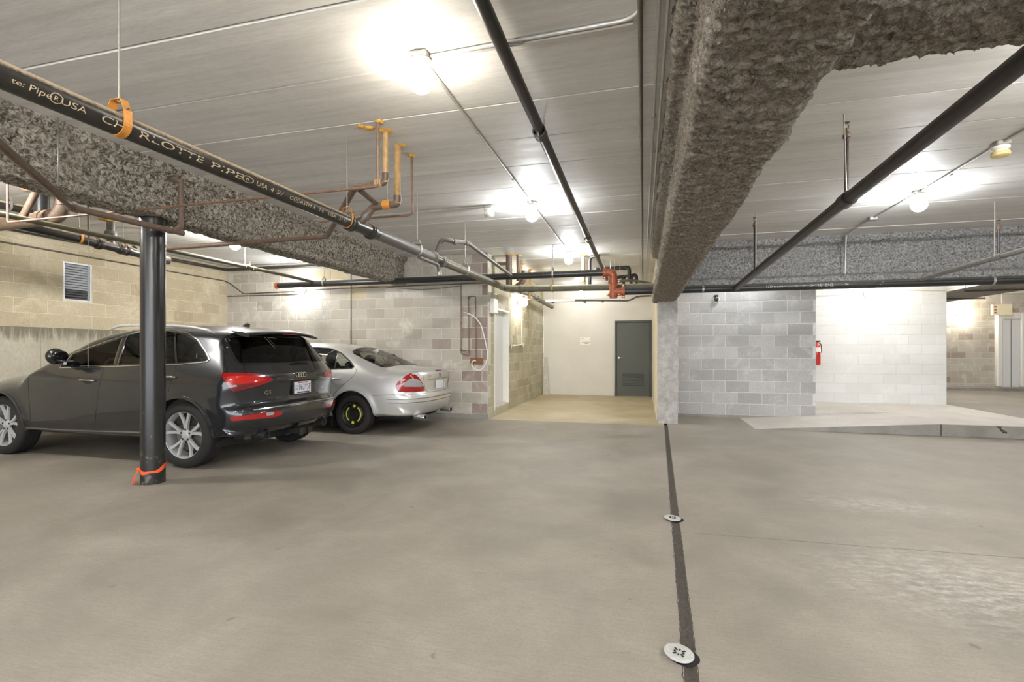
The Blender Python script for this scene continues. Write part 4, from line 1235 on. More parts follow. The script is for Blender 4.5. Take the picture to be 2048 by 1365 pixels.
    def patch(s, name, poly, fn, mat, off=.003, rings=7, skirt=.012, mirror=False, parent=None, centre=None):
        """a panel lying on the skin: outline poly in the 2D space of fn"""
        poly = [p for p in poly]
        c = np.mean(np.array(poly), 0) if centre is None else np.array(centre)
        vs, fs = [], []; n = len(poly)
        h = fn(*c)
        if h is None: return []
        vs.append(h[0] + h[1] * off)
        last = h
        for k in range(1, rings + 1):
            t = k / rings
            for p in poly:
                q = c + (np.array(p) - c) * t
                h = fn(*q) or last; last = h
                vs.append(h[0] + h[1] * off)
        if skirt:
            for p in poly:
                h = fn(*p) or last; last = h
                vs.append(h[0] - h[1] * skirt)
        fs += [(0, 1 + i, 1 + (i + 1) % n) for i in range(n)]
        for k in range(rings if skirt else rings - 1):
            fs += [(1 + k * n + i, 1 + (k + 1) * n + i, 1 + (k + 1) * n + (i + 1) % n, 1 + k * n + (i + 1) % n) for i in range(n)]
        a = (vs[2] - vs[1]).cross(vs[0] - vs[1]) if n > 2 else Vector((0, 1, 0))
        hn = fn(*c)[1]
        if (vs[1] - vs[0]).cross(vs[2] - vs[0]).dot(hn) < 0: fs = [f[::-1] for f in fs]
        return s._emit(name, mat, vs, fs, mirror, parent)
    def strip(s, name, path, fn, mat, width=.006, off=.0015, mirror=False, closed=False, parent=None, high=0.0):
        """a thin band lying on the skin along a path"""
        H = [fn(*p) for p in path]; H = [h for h in H if h is not None]
        vs, fs = [], []; n = len(H)
        for i in range(n):
            a, b = H[(i - 1) % n if closed else max(i - 1, 0)][0], H[(i + 1) % n if closed else min(i + 1, n - 1)][0]
            t = (b - a).normalized(); nn = H[i][1]; sd = t.cross(nn).normalized()
            p = H[i][0]
            vs += [p + sd * width / 2 + nn * (off - .004), p + sd * width / 2 * .8 + nn * (off + high), p - sd * width / 2 * .8 + nn * (off + high), p - sd * width / 2 + nn * (off - .004)]
        for i in range(n if closed else n - 1):
            j = (i + 1) % n
            for k in range(3): fs.append((i * 4 + k, i * 4 + k + 1, j * 4 + k + 1, j * 4 + k))
        if len(fs) and len(vs) > 5:
            if (vs[2] - vs[1]).cross(vs[5] - vs[1]).dot(H[0][1]) < 0: fs = [f[::-1] for f in fs]
        return s._emit(name, mat, vs, fs, mirror, parent)
    def liner(s, cx, cz, ra, mat='trim_black'):
        """wheel house"""
        for sgn in (1, -1):
            b = MB(); n = 30; vs = []
            for i in range(n + 1):
                a = -.35 + (PI + .7) * i / n
                x, z = cx + ra * math.cos(a), cz + ra * math.sin(a)
                h = s.side(x, max(z, .26)); y1 = h[0].y - .002 if h else .85
                vs += [(x, sgn * y1, z), (x, sgn * .5, z), (cx + ra * .05 * math.cos(a), sgn * .5, cz + ra * .05 * math.sin(a))]
            fs = [(i * 3 + k, i * 3 + k + 1, i * 3 + 4 + k, i * 3 + 3 + k) for i in range(n) for k in (0, 1)]
            b.add(vs, fs).build('wheel_house', M[mat], s.root, True, 60)
def arch_poly(cx, cz, ra, n=48):
    return [(cx + ra * math.cos(2 * PI * i / n), cz + ra * math.sin(2 * PI * i / n)) for i in range(n)]

def make_wheel(R, w, rim_r, style):
    """wheel around the local y axis, outer face towards +y; returns (tyre, [children])"""
    h = w / 2
    prof = [(rim_r * .97, -h * .86), (rim_r * 1.04, -h * .97), (R * .86, -h), (R * .96, -h * .88), (R * .992, -h * .72)]
    for g in (-.5, -.17, .17, .5):
        prof += [(R, h * (g - .15)), (R, h * (g - .04)), (R - .008, h * (g - .03)), (R - .008, h * (g + .03)), (R, h * (g + .04))]
    prof += [(R * .992, h * .72), (R * .96, h * .88), (R * .86, h), (rim_r * 1.04, h * .97), (rim_r * .97, h * .86)]
    tyre = MB().lathe(prof, (0, 0, 0), (0, 1, 0), 64)
    parts = []
    barrel = MB().lathe([(rim_r * .985, -h * .86), (rim_r * .9, -h * .6), (rim_r * .9, h * .3), (rim_r * .95, h * .72), (rim_r * 1.01, h * .86), (rim_r * 1.0, h * .9), (rim_r * .955, h * .84), (rim_r * .93, h * .62)], (0, 0, 0), (0, 1, 0), 56)
    parts.append(('rim', barrel, 'alloy' if style == 'alloy' else 'steel_black_wheel', True))
    disc = MB().lathe([(0, -.01), (rim_r * .68, -.01), (rim_r * .68, .012), (0, .012)], (0, h * .05, 0), (0, 1, 0), 40)
    parts.append(('brake_disc', disc, 'steel_disc', True))
    if style == 'alloy':
        for k in range(5):
            a0 = 2 * PI * k / 5 + PI / 2
            for sg in (-1, 1):
                b = MB(); vs = []
                for t in np.linspace(0, 1, 7):
                    r = rim_r * (.16 + .80 * t)
                    a = a0 + sg * (.10 + .17 * t ** 1.2)
                    wd = rim_r * (.056 + .022 * t); yo = h * (.60 + .16 * t * t); dp = .028 - .012 * t
                    c = Vector((math.cos(a) * r, 0, math.sin(a) * r)); tn = Vector((-math.sin(a), 0, math.cos(a)))
                    vs += [c + tn * wd + Vector((0, yo - dp, 0)), c + tn * wd * .75 + Vector((0, yo, 0)), c - tn * wd * .75 + Vector((0, yo, 0)), c - tn * wd + Vector((0, yo - dp, 0))]
                fs = [(i * 4 + k2, i * 4 + k2 + 1, i * 4 + k2 + 5, i * 4 + k2 + 4) for i in range(6) for k2 in range(3)]
                b.add(vs, fs)
                parts.append(('spoke', b, 'alloy', False))
        cap = MB().lathe([(0, h * .66), (rim_r * .13, h * .655), (rim_r * .17, h * .60), (rim_r * .22, h * .58), (rim_r * .24, h * .5), (rim_r * .2, h * .3)], (0, 0, 0), (0, 1, 0), 28)
        parts.append(('hub_cap', cap, 'alloy', True))
        for k in range(5):
            a = 2 * PI * k / 5 + PI / 2
            parts.append(('wheel_bolt', MB().lathe([(0, h * .64), (.012, h * .64), (.013, h * .5)], (math.cos(a) * rim_r * .225, 0, math.sin(a) * rim_r * .225), (0, 1, 0), 8), 'alloy_dark', False))
    else:
        face = MB().lathe([(rim_r * .94, h * .62), (rim_r * .86, h * .40), (rim_r * .72, h * .34), (rim_r * .6, h * .5), (rim_r * .5, h * .52), (rim_r * .42, h * .40), (rim_r * .3, h * .36), (rim_r * .22, h * .42), (0, h * .42)], (0, 0, 0), (0, 1, 0), 48)
        parts.append(('wheel_face', face, 'steel_black_wheel', True))
        for k in range(16):
            a = 2 * PI * k / 16
            parts.append(('vent_hole', MB().lathe([(0, h * .40), (.014, h * .40), (.014, h * .34)], (math.cos(a) * rim_r * .8, .004, math.sin(a) * rim_r * .8), (0, 1, 0), 10), 'rubber', False))
        for a0, a1 in ((-.95, .95), (PI - .95, PI + .95)):
            b = MB(); vs = []
            for t in np.linspace(a0, a1, 16):
                vs += [(math.cos(t) * rim_r * .53, h * .525 + .003, math.sin(t) * rim_r * .53), (math.cos(t) * rim_r * .63, h * .50 + .003, math.sin(t) * rim_r * .63)]
            b.add(vs, [(2 * i, 2 * i + 1, 2 * i + 3, 2 * i + 2) for i in range(15)])
            parts.append(('warning_sticker', b, 'decal_yellow', False))
        for a in (PI / 2 + .1, -PI / 2 + .1):
            c = (math.cos(a) * rim_r * .6, h * .505 + .004, math.sin(a) * rim_r * .6)
            parts.append(('warning_sticker', MB().lathe([(0, 0), (.024, 0), (.024, -.003)], c, (0, 1, 0), 14), 'decal_yellow', False))
        for k in range(5):
            a = 2 * PI * k / 5 + .5
            parts.append(('wheel_bolt', MB().lathe([(0, h * .5), (.013, h * .5), (.013, h * .36)], (math.cos(a) * rim_r * .2, 0, math.sin(a) * rim_r * .2), (0, 1, 0), 8), 'alloy_dark', False))
    return tyre, parts
def put_wheel(car, wheel, pos, left, steer=0.0):
    tyre, parts = wheel
    key = id(tyre)
    t = bpy.data.objects.new('wheel', _wmesh(('t', key), tyre, 'rubber', True)); link(t, car.root)
    t.location = pos; t.rotation_euler = (0, 0, (0 if left else PI) + steer)
    for i, (nm, mb, mt, sm) in enumerate(parts):
        c = bpy.data.objects.new(nm, _wmesh((i, key), mb, mt, sm)); link(c, t)
_wm = {}
def _wmesh(key, mb, mat, smooth):
    if key in _wm: return _wm[key]
    o = mb.build('wheel', M[mat], None, smooth, 40); me = o.data
    bpy.data.objects.remove(o, do_unlink=True); _wm[key] = me
    return me
def seat(car, x, y, z, w=.5, mat='seat_dark', head=True, back_h=.62):
    b = MB()
    b.bbox(x - .02, x + .48, y - w / 2, y + w / 2, z, z + .16, .04)
    Mx = Matrix.Translation((x, y, z + .1)) @ Matrix.Rotation(-.25, 4, 'Y')
    b.bbox(-.14, .0, -w / 2, w / 2, 0, back_h, .05, Mx)
    o = b.build('seat', M[mat], car.root, True, 50)
    if head:
        Mh = Mx @ Matrix.Translation((-.06, 0, back_h + .04))
        hb = MB(); hb.bbox(-.05, .045, -.125, .125, -.05, .13, .04, Mh)
        hb.build('headrest', M[mat], o, True, 60)
    return o
# ------------------------------------------------------------------ the grey SUV
paint_mat('paint_grey', srgb(46, 48, 51), .6, .26)
def build_suv():
    sil = [(-.50, .33), (-.72, .345), (-.83, .40), (-.885, .50), (-.89, .60), (-.865, .665), (-.825, .69), (-.80, .72), (-.80, .80), (-.81, .90), (-.822, .945), (-.815, 1.02),
           (-.765, 1.08), (-.66, 1.25), (-.56, 1.40), (-.50, 1.50), (-.40, 1.545), (-.2, 1.582), (.3, 1.615), (.8, 1.62), (1.2, 1.595), (1.5, 1.53), (1.70, 1.455),
           (2.1, 1.26), (2.42, 1.10), (2.6, 1.055), (3.0, 1.01), (3.35, .94), (3.58, .82), (3.68, .68), (3.70, .52), (3.66, .36), (3.5, .27), (3.2, .25), (1.4, .24), (0, .26)]
    wz = [(.2, .85), (.30, .895), (.42, .925), (.6, .938), (.8, .944), (.93, .944), (.965, .936), (1.02, .918), (1.10, .893), (1.2, .853), (1.45, .735), (1.58, .665), (1.65, .63)]
    wx = [(-.95, .90), (-.7, .955), (-.4, .985), (0, .997), (.6, 1.0), (2.4, 1.0), (2.9, .99), (3.2, .97), (3.5, .92), (3.72, .84)]
    def radius(x, z, nx, nz):
        if z < .36: return .10
        if nx < -.35 and x < 0: return .34 if z < 1.05 else .26
        if x > 3.2: return .5
        if x > 2.4: return .30
        if x > 1.65: return .20
        return .17
    c = Car('suv', 'dark grey metallic SUV parked behind the black column', (-4.87, 5.195, 0), sil, (.15, 2.9, .62), wz, wx, radius,
            (1.02, [-.8, -.4, 0, .4, 2], [.955, .975, .99, 1, 1]), 2.5, flare=((0, .36, .41, .016), (2.81, .36, .41, .016)))
    R = c.root
    # openings
    for cx in (0, 2.81): c.cut(arch_poly(cx, .37, .405), 'side', lambda C_: C_[:, 1] > .3)
    c.cut([(-.405, -.2), (-.405, .37), (.405, .37), (.405, -.2)], 'side', lambda C_: C_[:, 1] > .3)
    c.cut([(2.405, -.2), (2.405, .37), (3.215, .37), (3.215, -.2)], 'side', lambda C_: C_[:, 1] > .3)
    dlo_px = [(122, 735), (131, 727), (150, 707), (178, 684.5), (212, 668.5), (258, 661), (305, 659), (350, 664), (374, 669), (394, 680.5), (410, 703), (418.5, 718.5), (412, 723.5), (353, 729), (285, 730), (225, 732.5)]
    dlo = c.pixpoly(dlo_px, 'side')
    dlo_d = dense(dlo, .03)
    c.cut(dlo_d, 'side', lambda C_: C_[:, 1] > .3)
    rg_px = [(479, 728), (470, 717), (458, 692), (455, 684.5), (470, 680), (500, 677)]
    rgl = c.pixpoly(rg_px, 'rear')
    zb, zt = rgl[0][1], 1.455
    half = [(-.2, zb - .01), (rgl[0][0] * .55, zb - .006), (rgl[0][0], zb), (rgl[1][0], rgl[1][1]), (rgl[2][0], rgl[2][1]), (rgl[3][0] * .985, zt - .03), (rgl[3][0] * .9, zt - .005), (rgl[3][0] * .5, zt + .005), (-.2, zt + .007)]
    rear_half = dense(half, .03)
    c.cut(rear_half, 'rear', lambda C_: (C_[:, 0] < -.2))
    ws = [(1.70, -.2), (1.69, .5), (1.78, .60), (2.40, .72), (2.5, .5), (2.52, -.2)]
    c.cut(dense(ws, .03), 'top', lambda C_: C_[:, 2] > 1.02)
    body = c.skin('body_shell', 'paint_grey')
    for cx in (0, 2.81): c.liner(cx, .37, .405)
    # arch lips
    for cx in (0, 2.81):
        pth = [(cx + .415 * math.cos(a), .37 + .415 * math.sin(a)) for a in np.linspace(-.12, PI + .12, 40)]
        c.strip('arch_lip', pth, c.side, 'paint_grey', .035, .001, True, high=.006)
    # glazing: black surround strip, panes, chrome frame
    c.strip('window_surround', dlo_d, c.side, 'gloss_black', .034, .001, True, True)
    cx_, cz_ = np.mean(np.array(dlo), 0)
    out = [(cx_ + (x - cx_) * 1.012, cz_ + (z - cz_) * 1.05) for x, z in dlo_d]
    c.strip('window_chrome', out, c.side, 'chrome', .014, .003, True, True, high=.004)
    def xz(px): return c.pixpoly(px, 'side')
    panes = [xz([(133, 731), (152, 709), (179, 686.5), (212, 671), (256, 663.5), (262, 664), (247, 690), (226, 730.5)]),
             xz([(238, 729.5), (270, 664), (305, 661.5), (347, 666.5), (350.5, 727)]),
             xz([(356, 727), (354, 669.5), (374, 672), (392, 682.5), (407, 704), (415.5, 719), (410, 721.5)])]
    for i, p in enumerate(panes): c.patch('side_window', dense(p, .04), c.side, 'glass_tinted' if i else 'glass_clear', -.004, 5, 0, True)
    for pp in ([(265, 662.5), (231, 731.5)], [(352, 665.5), (353, 728.5)]):
        q = c.pixpoly(pp, 'side'); c.strip('window_pillar', dense(q, .05, False), c.side, 'gloss_black', .085 if pp[0][0] < 300 else .03, .001, True)
    q = c.pixpoly([(268, 663), (235.5, 731)], 'side'); c.strip('pillar_trim', dense(q, .05, False), c.side, 'chrome', .008, .005, True)
    rgp = [p for p in half if p[0] >= 0]
    full = [(y, z) for y, z in [(0, half[0][1])] + rgp[0:] + [(0, half[-1][1])]] 
    full = full + [(-y, z) for y, z in full[::-1][1:-1]]
    full = dense(full, .04)
    c.patch('rear_window', full, c.rear, 'glass_dark', .002, 8, .01)
    c.strip('rear_window_seal', full, c.rear, 'gloss_black', .022, .003, False, True)
    wf = [(1.70, 0), (1.69, .5), (1.78, .60), (2.40, .72), (2.5, .5), (2.52, 0)]; wf = wf + [(x, -y) for x, y in wf[::-1][1:-1]]
    c.patch('windscreen', dense(wf, .05), c.top, 'glass_clear', .002, 8, 0)
    # cabin
    MB().bbox(-.55, 2.2, -.80, .80, .42, .50, .02).build('cabin_floor', M['cabin'], R)
    for sg in (-1, 1): MB().bbox(-.5, 2.2, sg * .80 - .03, sg * .80 + .03, .45, 1.02, .02).build('door_card', M['cabin'], R)
    MB().bbox(1.75, 2.35, -.78, .78, .6, 1.04, .08).build('dashboard', M['cabin'], R, True, 50)
    MB().bbox(-.70, -.16, -.74, .74, .45, .95, .03).build('boot_cover', M['cabin'], R)
    seat(c, .95, .38, .52); seat(c, .95, -.38, .52)
    for y in (-.42, 0, .42): seat(c, .05, y, .55, .42)
    MB().lathe([(.165, -.014), (.185, -.008), (.19, 0), (.185, .008), (.165, .014)], (1.62, .38, 1.02), (-1, 0, .42), 32, True).build('steering_wheel', M['trim_black'], R, True)
    # shut lines
    for pts in ([(61, 749), (57, 768), (58, 800), (61, 830), (61, 857)], [(208, 733), (202, 761), (195, 800), (191, 835), (190, 861)], [(353, 729), (346, 753), (337, 785)]):
        q = chaikin(c.pixpoly(pts, 'side'), 2, False); c.strip('door_gap', dense(q, .03, False), c.side, 'trim_black', .007, .0012, True)
    q = c.pixpoly([(53, 856), (120, 860), (190, 862.5), (284, 865), (330, 866.5)], 'side')
    c.strip('sill_trim', dense(q, .06, False), c.side, 'chrome', .016, .004, True, high=.004)
    for px, py in ((176, 763), (336, 757)):
        h = c.pixpoly([(px, py)], 'side')[0]
        c.patch('handle_cup', [(h[0] + .075 * math.cos(a), h[1] + .03 * math.sin(a)) for a in np.linspace(0, 2 * PI, 18)[:-1]], c.side, 'trim_black', .001, 3, 0, True)
        for sg in (1, -1):
            P0, N0 = c.side(h[0] + .11, h[1] + .008); P1, N1 = c.side(h[0] - .11, h[1] + .008); Pm, Nm = c.side(h[0], h[1] + .008)
            pts = [P0, P0 + N0 * .03 - Vector((.02, 0, 0)), Pm + Nm * .036, P1 + N1 * .03 + Vector((.02, 0, 0)), P1]
            MB().tube([(p.x, p.y * sg, p.z) for p in fillet(pts, .03)], .012, 10).build('door_handle', M['chrome'], R, True)
    # mirrors
    mc = c.Mi @ at_y(111, 713, 4.14)
    for sg in (1, -1):
        m_ = MB().sphere((mc.x, mc.y * sg, mc.z), .115, 20, 14, (.62, .85, .82)).build('mirror_housing', M['gloss_black'], R, True)
        MB().bbox(mc.x - .05, mc.x + .05, min(.80 * sg, (mc.y - .06) * sg), max(.80 * sg, (mc.y - .06) * sg), mc.z - .12, mc.z - .05, .02).build('mirror_foot', M['gloss_black'], m_)
        MB().sphere((mc.x - .062, mc.y * sg, mc.z), .095, 16, 8, (.15, 1.0, .8)).build('mirror_glass', M['gloss_black'], m_, True)
    # roof rails, aerial, spoiler
    rp = [c.Mi @ at_y(px, py, 4.47) for px, py in ((221, 659), (232, 653.5), (250, 650.3), (300, 650), (345, 651), (385, 654), (415, 660), (430, 666))]
    for sg in (1, -1):
        MB().tube([(p.x, (p.y + .0) * sg, p.z - .004) for p in rp], [.006] + [.015] * 6 + [.005], 10).build('roof_rail', M['alloy'], R, True)
    fx, fz = (c.Mi @ at_y(489, 656, 5.195)).x, 1.575
    MB().prism([(fx + .09, fz), (fx - .07, fz - .01), (fx - .075, fz + .055), (fx - .05, fz + .062)], 1, -.012, .012).build('aerial', M['gloss_black'], R)
    sp = MB(); vs = []
    ys = np.linspace(-.60, .60, 25)
    for y in ys:
        k = (abs(y) / .60) ** 3; dz = -.022 * (y / .6) ** 2
        for (x, z) in ((-.33, 1.566), (-.50, 1.545), (-.64 + .05 * k, 1.512), (-.655 + .05 * k, 1.498), (-.64 + .05 * k, 1.486), (-.47, 1.50)):
            vs.append((x, y * (1.0), z + dz - .02 * k))
    sp.add(vs, [(i * 6 + j, i * 6 + j + 1, i * 6 + j + 7, i * 6 + j + 6) for i in range(24) for j in range(5)] + [tuple(range(6)), tuple(range(144, 150))])
    spo = sp.build('spoiler', M['paint_grey'], R, True, 45)
    MB().bbox(-.655, -.64, -.12, .12, 1.486, 1.494, .002).build('brake_light', M['lens_red'], spo)
    # rear lamps
    P = lambda pts, st=6: dense(chaikin(pts, 1, True, .12), st)
    lamp_px = [(441, 747.5), (486, 746.5), (517, 748.5), (537, 754), (547.5, 759.5), (539, 764.5), (515, 772.5), (490, 778.5), (466, 784.5), (453, 768)]
    tl = c.patch('tail_light', P(lamp_px), c.pix, 'lens_red', .006, 7, .014, True)
    c.patch('light_band', P([(452, 754), (488, 752), (520, 755), (534, 760), (515, 765), (482, 768), (460, 768)]), c.pix, 'lens_bright', .0085, 5, .004, True, parent=None)
    c.patch('light_base', P([(456, 771), (490, 769), (514, 768), (490, 776.5), (467, 783)]), c.pix, 'lens_dark', .0085, 4, .004, True)
    c.patch('reflector', P([(459, 835), (500, 830), (545, 823), (566, 822.5), (564, 829), (553, 834.5), (500, 840), (463, 843)]), c.pix, 'lens_red', .004, 5, .01, True)
    c.patch('reversing_lamp', P([(532, 826), (548, 824.5), (547, 830), (533, 832)], 3), c.pix, 'lens_clear', .0065, 3, .004, True)
    # tailgate lines
    def rz(px): return c.pixpoly(px, 'rear')
    q = c.pixpoly([(466, 786), (474, 797), (484, 808), (496, 816), (506, 820)], 'rear')
    c.strip('tailgate_gap', [(p[0], p[1]) for p in dense(chaikin(q, 2, False), .02, False)], c.rear, 'trim_black', .008, .0012, True)
    c.strip('tailgate_gap', dense(chaikin([(438, 664), (441, 676), (449, 703), (456, 727), (450, 740), (445, 746)], 2, False), 4, False), c.pix, 'trim_black', .007, .0012, True)
    zc0 = q[-1][1]
    c.strip('bumper_chrome', [(y, zc0 - .004 + .012 * (1 - (y / q[-1][0]) ** 2)) for y in np.linspace(-q[-1][0], q[-1][0], 40)], c.rear, 'chrome', .016, .003, high=.006)
    lz = c.pixpoly([(547, 760)], 'rear')[0]
    c.strip('crease_shadow', [(y, lz[1] - .018 - .012 * (1 - (y / lz[0]) ** 2)) for y in np.linspace(-lz[0], lz[0], 40)], c.rear, 'gloss_black', .034, .001)  # black strip paints the shadow line along the tailgate crease
    # wiper, rings, lettering
    w1 = c.pix(583, 727); w2 = c.pix(617, 725.5)
    MB().tube([w1[0] + w1[1] * .03, w2[0] + w2[1] * .03], .009, 8).build('rear_wiper', M['trim_black'], R, True)
    e = c.pix(601, 750)[0]
    for k in range(4):
        y = e.y + (1.5 - k) * .043
        h = c.rear(y, e.z)
        n_ = h[1]
        MB().lathe([(.024, -.004), (.031, -.004), (.031, .005), (.024, .005)], h[0] + n_ * .006, n_, 28, True).build('emblem_ring', M['chrome'], R, True, 40)
    def letters(s, y, z, size, mat='chrome', parent=R, off=.004):
        V, F = text_mesh(s, size); L = max(v[0] for v in V)
        b = MB(); vs = []
        for (a, u, _) in V:
            h = c.rear(y - (a - L / 2) * 1.15, z + u)       # read from behind the car
            vs.append(h[0] + h[1] * off)
        b.add(vs, F).build('lettering', M[mat], parent, recalc=False)
    q5 = c.pix(535, 785)[0]; letters('Q5', q5.y, q5.z - .02, .06)
    q6 = c.pix(643, 775)[0]; letters('2.0T', q6.y, q6.z, .032)
    # number plate
    pc = c.pix(598, 775)[0]
    hn = c.rear(0, pc.z)[0]
    px_ = hn.x - .022
    pl = MB().bbox(px_ - .004, px_ + .02, -.165, .165, pc.z - .085, pc.z + .085, .004).build('plate_frame', M['trim_black'], R)
    MB().bbox(px_ - .008, px_ - .003, -.152, .152, pc.z - .072, pc.z + .072, .003).build('number_plate', M['plate_white'], pl)
    def flat(s, y0, z0, size, mat, w=None):
        V, F = text_mesh(s, size); L = max(v[0] for v in V); k = (w / L) if w else 1
        MB().add([(px_ - .0092, y0 - a * k, z0 + u) for a, u, _ in V], F).build('plate_lettering', M[mat], pl, recalc=False)
    flat('063YSF', .075, -.030 + pc.z, .105, 'plate_blue', .215)
    flat('WN', .145, .008 + pc.z, .03, 'plate_blue', .055); flat('WN', .145, -.032 + pc.z, .036, 'plate_blue', .055)
    MB().bbox(px_ - .0092, px_ - .008, -.09, .09, pc.z + .054, pc.z + .066, .001).build('plate_band', M['plate_red'], pl)
    MB().bbox(px_ - .0092, px_ - .008, -.12, .10, pc.z - .066, pc.z - .052, .001).build('plate_band', M['plate_blue'], pl)
    # lower bumper, exhausts, tow hitch
    c.strip('bumper_lower', [(y, .425 + .03 * (abs(y) / .7) ** 3) for y in np.linspace(-.72, .72, 40)], c.rear, 'trim_black', .02, .001)
    for sg in (1, -1):
        MB().lathe([(.035, 0), (.048, 0), (.05, .02), (.05, .16)], (-.765, .52 * sg, .335), (1, 0, .05), 20).build('exhaust_tip', M['alloy_dark'], R, True, 40)
        MB().lathe([(0, .03), (.036, .03), (.036, .0)], (-.765, .52 * sg, .335), (1, 0, .05), 16).build('exhaust_bore', M['rubber'], R)
    h_ = MB().bbox(-.86, -.5, -.04, .04, .27, .34, .006).build('tow_hitch', M['trim_black'], R)
    MB().bbox(-.875, -.855, .03, .11, .27, .35, .006).build('hitch_socket', M['gloss_black'], h_)
    MB().bbox(-.875, -.855, -.13, -.05, .27, .35, .006).build('hitch_socket', M['gloss_black'], h_)
    MB().bbox(-.6, 3.3, -.62, .62, .24, .42, .05).build('underbody', M['trim_black'], R)
    # wheels
    wh = make_wheel(.362, .235, .265, 'alloy')
    for x in (0, 2.81):
        put_wheel(c, wh, (x, .80, .362), True); put_wheel(c, wh, (x, -.80, .362), False)
    return c
SUV = build_suv()
# ------------------------------------------------------------------ the silver saloon
paint_mat('paint_silver', srgb(208, 207, 203), .45, .32)
def build_sedan():
    sil = [(-.55, .24), (-.86, .25), (-1.02, .30), (-1.10, .42), (-1.12, .52), (-1.11, .595), (-1.07, .635), (-1.05, .67), (-1.06, .78), (-1.075, .88), (-1.06, .95), (-.99, .995),
           (-.80, 1.012), (-.52, 1.028), (-.42, 1.045), (-.15, 1.165), (.12, 1.28), (.35, 1.36), (.6, 1.405), (1.0, 1.43), (1.35, 1.415), (1.62, 1.35), (2.0, 1.17), (2.34, 1.0),
           (2.5, .965), (3.0, .905), (3.4, .82), (3.62, .70), (3.69, .55), (3.68, .40), (3.6, .27), (3.3, .2), (1.4, .19), (0, .2)]
    wz = [(.18, .835), (.28, .872), (.45, .902), (.55, .908), (.68, .905), (.80, .892), (.92, .865), (.97, .835), (1.03, .80), (1.15, .735), (1.35, .61), (1.45, .55)]
    wx = [(-1.15, .87), (-.85, .935), (-.5, .975), (0, .995), (.6, 1.0), (2.3, 1.0), (2.8, .985), (3.2, .955), (3.5, .89), (3.72, .80)]
    def radius(x, z, nx, nz):
        if z < .3: return .12
        if x < -.3 and nx < -.5: return .36
        if x < -.4: return .20
        if x > 3.2: return .5
        if x > 2.35: return .28
        return .19
    c = Car('sedan', 'silver sedan with a black steel spare wheel beside the block wall', (-4.31, 7.56, 0), sil, (-.35, 2.9, .60), wz, wx, radius,
            (.98, [-.6, -.2, .2, 2], [.97, .985, 1, 1]), 2.5, flare=((0, .31, .37, .014), (2.854, .31, .37, .014)))
    R = c.root
    for cx in (0, 2.854):
        c.cut(arch_poly(cx, .315, .36), 'side', lambda C_: C_[:, 1] > .3)
        c.cut([(cx - .36, -.2), (cx - .36, .31), (cx + .36, .31), (cx + .36, -.2)], 'side', lambda C_: C_[:, 1] > .3)
    dlo = [(2.05, 1.0), (1.62, 1.21), (1.3, 1.325), (.95, 1.345), (.6, 1.325), (.35, 1.25), (.12, 1.12), (.02, 1.035), (.06, 1.005), (.6, .985), (1.3, .975)]
    dlo_d = dense(chaikin(dlo, 1, True, .12), .03)
    c.cut(dlo_d, 'side', lambda C_: C_[:, 1] > .3)
    rw = [(-.425, -.2), (-.42, .3), (-.385, .55), (-.34, .60), (-.1, .60), (.16, .56), (.225, .50), (.27, .3), (.28, -.2)]
    c.cut(dense(rw, .03), 'top', lambda C_: C_[:, 2] > .99)
    ws = [(1.55, -.2), (1.53, .46), (1.62, .55), (2.25, .66), (2.36, .4), (2.38, -.2)]
    c.cut(dense(ws, .03), 'top', lambda C_: C_[:, 2] > .93)
    c.skin('body_shell', 'paint_silver')
    for cx in (0, 2.854):
        c.liner(cx, .315, .36)
        pth = [(cx + .368 * math.cos(a), .315 + .368 * math.sin(a)) for a in np.linspace(-.1, PI + .1, 36)]
        c.strip('arch_lip', pth, c.side, 'paint_silver', .024, .001, True, high=.005)
    c.strip('window_surround', dlo_d, c.side, 'trim_black', .024, .001, True, True)
    for p in ([(1.95, 1.02), (1.6, 1.20), (1.3, 1.31), (1.05, 1.325), (1.02, .985)], [(.99, .985), (1.0, 1.33), (.62, 1.315), (.42, 1.26), (.37, .995)], [(.33, .995), (.37, 1.235), (.15, 1.115), (.06, 1.03), (.09, 1.01)]):
        c.patch('side_window', dense(p, .04), c.side, 'glass_clear', -.004, 5, 0, True)
    for p in ([(1.005, .985), (1.02, 1.33)], [(.35, 1.0), (.395, 1.245)]): c.strip('window_pillar', dense(p, .05, False), c.side, 'gloss_black', .05 if p[0][0] > .9 else .022, .001, True)
    hw = [(x, y) for x, y in rw if y > 0]; full = [(-.425, 0)] + hw + [(.28, 0)]; full = full + [(x, -y) for x, y in full[::-1][1:-1]]
    full = dense(full, .04)
    c.patch('rear_window', full, c.top, 'glass_tinted', .002, 8, .0)
    c.strip('rear_window_seal', full, c.top, 'trim_black', .03, .002, False, True)
    hw = [(x, y) for x, y in ws if y > 0]; full = [(1.55, 0)] + hw + [(2.38, 0)]; full = full + [(x, -y) for x, y in full[::-1][1:-1]]
    c.patch('windscreen', dense(full, .05), c.top, 'glass_clear', .002, 8, 0)
    MB().bbox(-.5, 2.1, -.72, .72, .36, .44, .02).build('cabin_floor', M['cabin'], R)
    for sg in (-1, 1): MB().bbox(-.1, 2.1, sg * .74 - .03, sg * .74 + .03, .4, .95, .02).build('door_card', M['cabin'], R)
    MB().bbox(-.42, .0, -.64, .64, .8, .985, .03).build('parcel_shelf', M['cabin'], R)
    MB().bbox(1.6, 2.2, -.7, .7, .55, .95, .08).build('dashboard', M['cabin'], R, True, 50)
    for y in (-.36, .36): seat(c, .95, y, .44, .48, back_h=.58); seat(c, .22, y, .46, .48, back_h=.52)
    MB().lathe([(.165, -.014), (.185, -.008), (.19, 0), (.185, .008), (.165, .014)], (1.52, .36, .90), (-1, 0, .42), 28, True).build('steering_wheel', M['trim_black'], R, True)
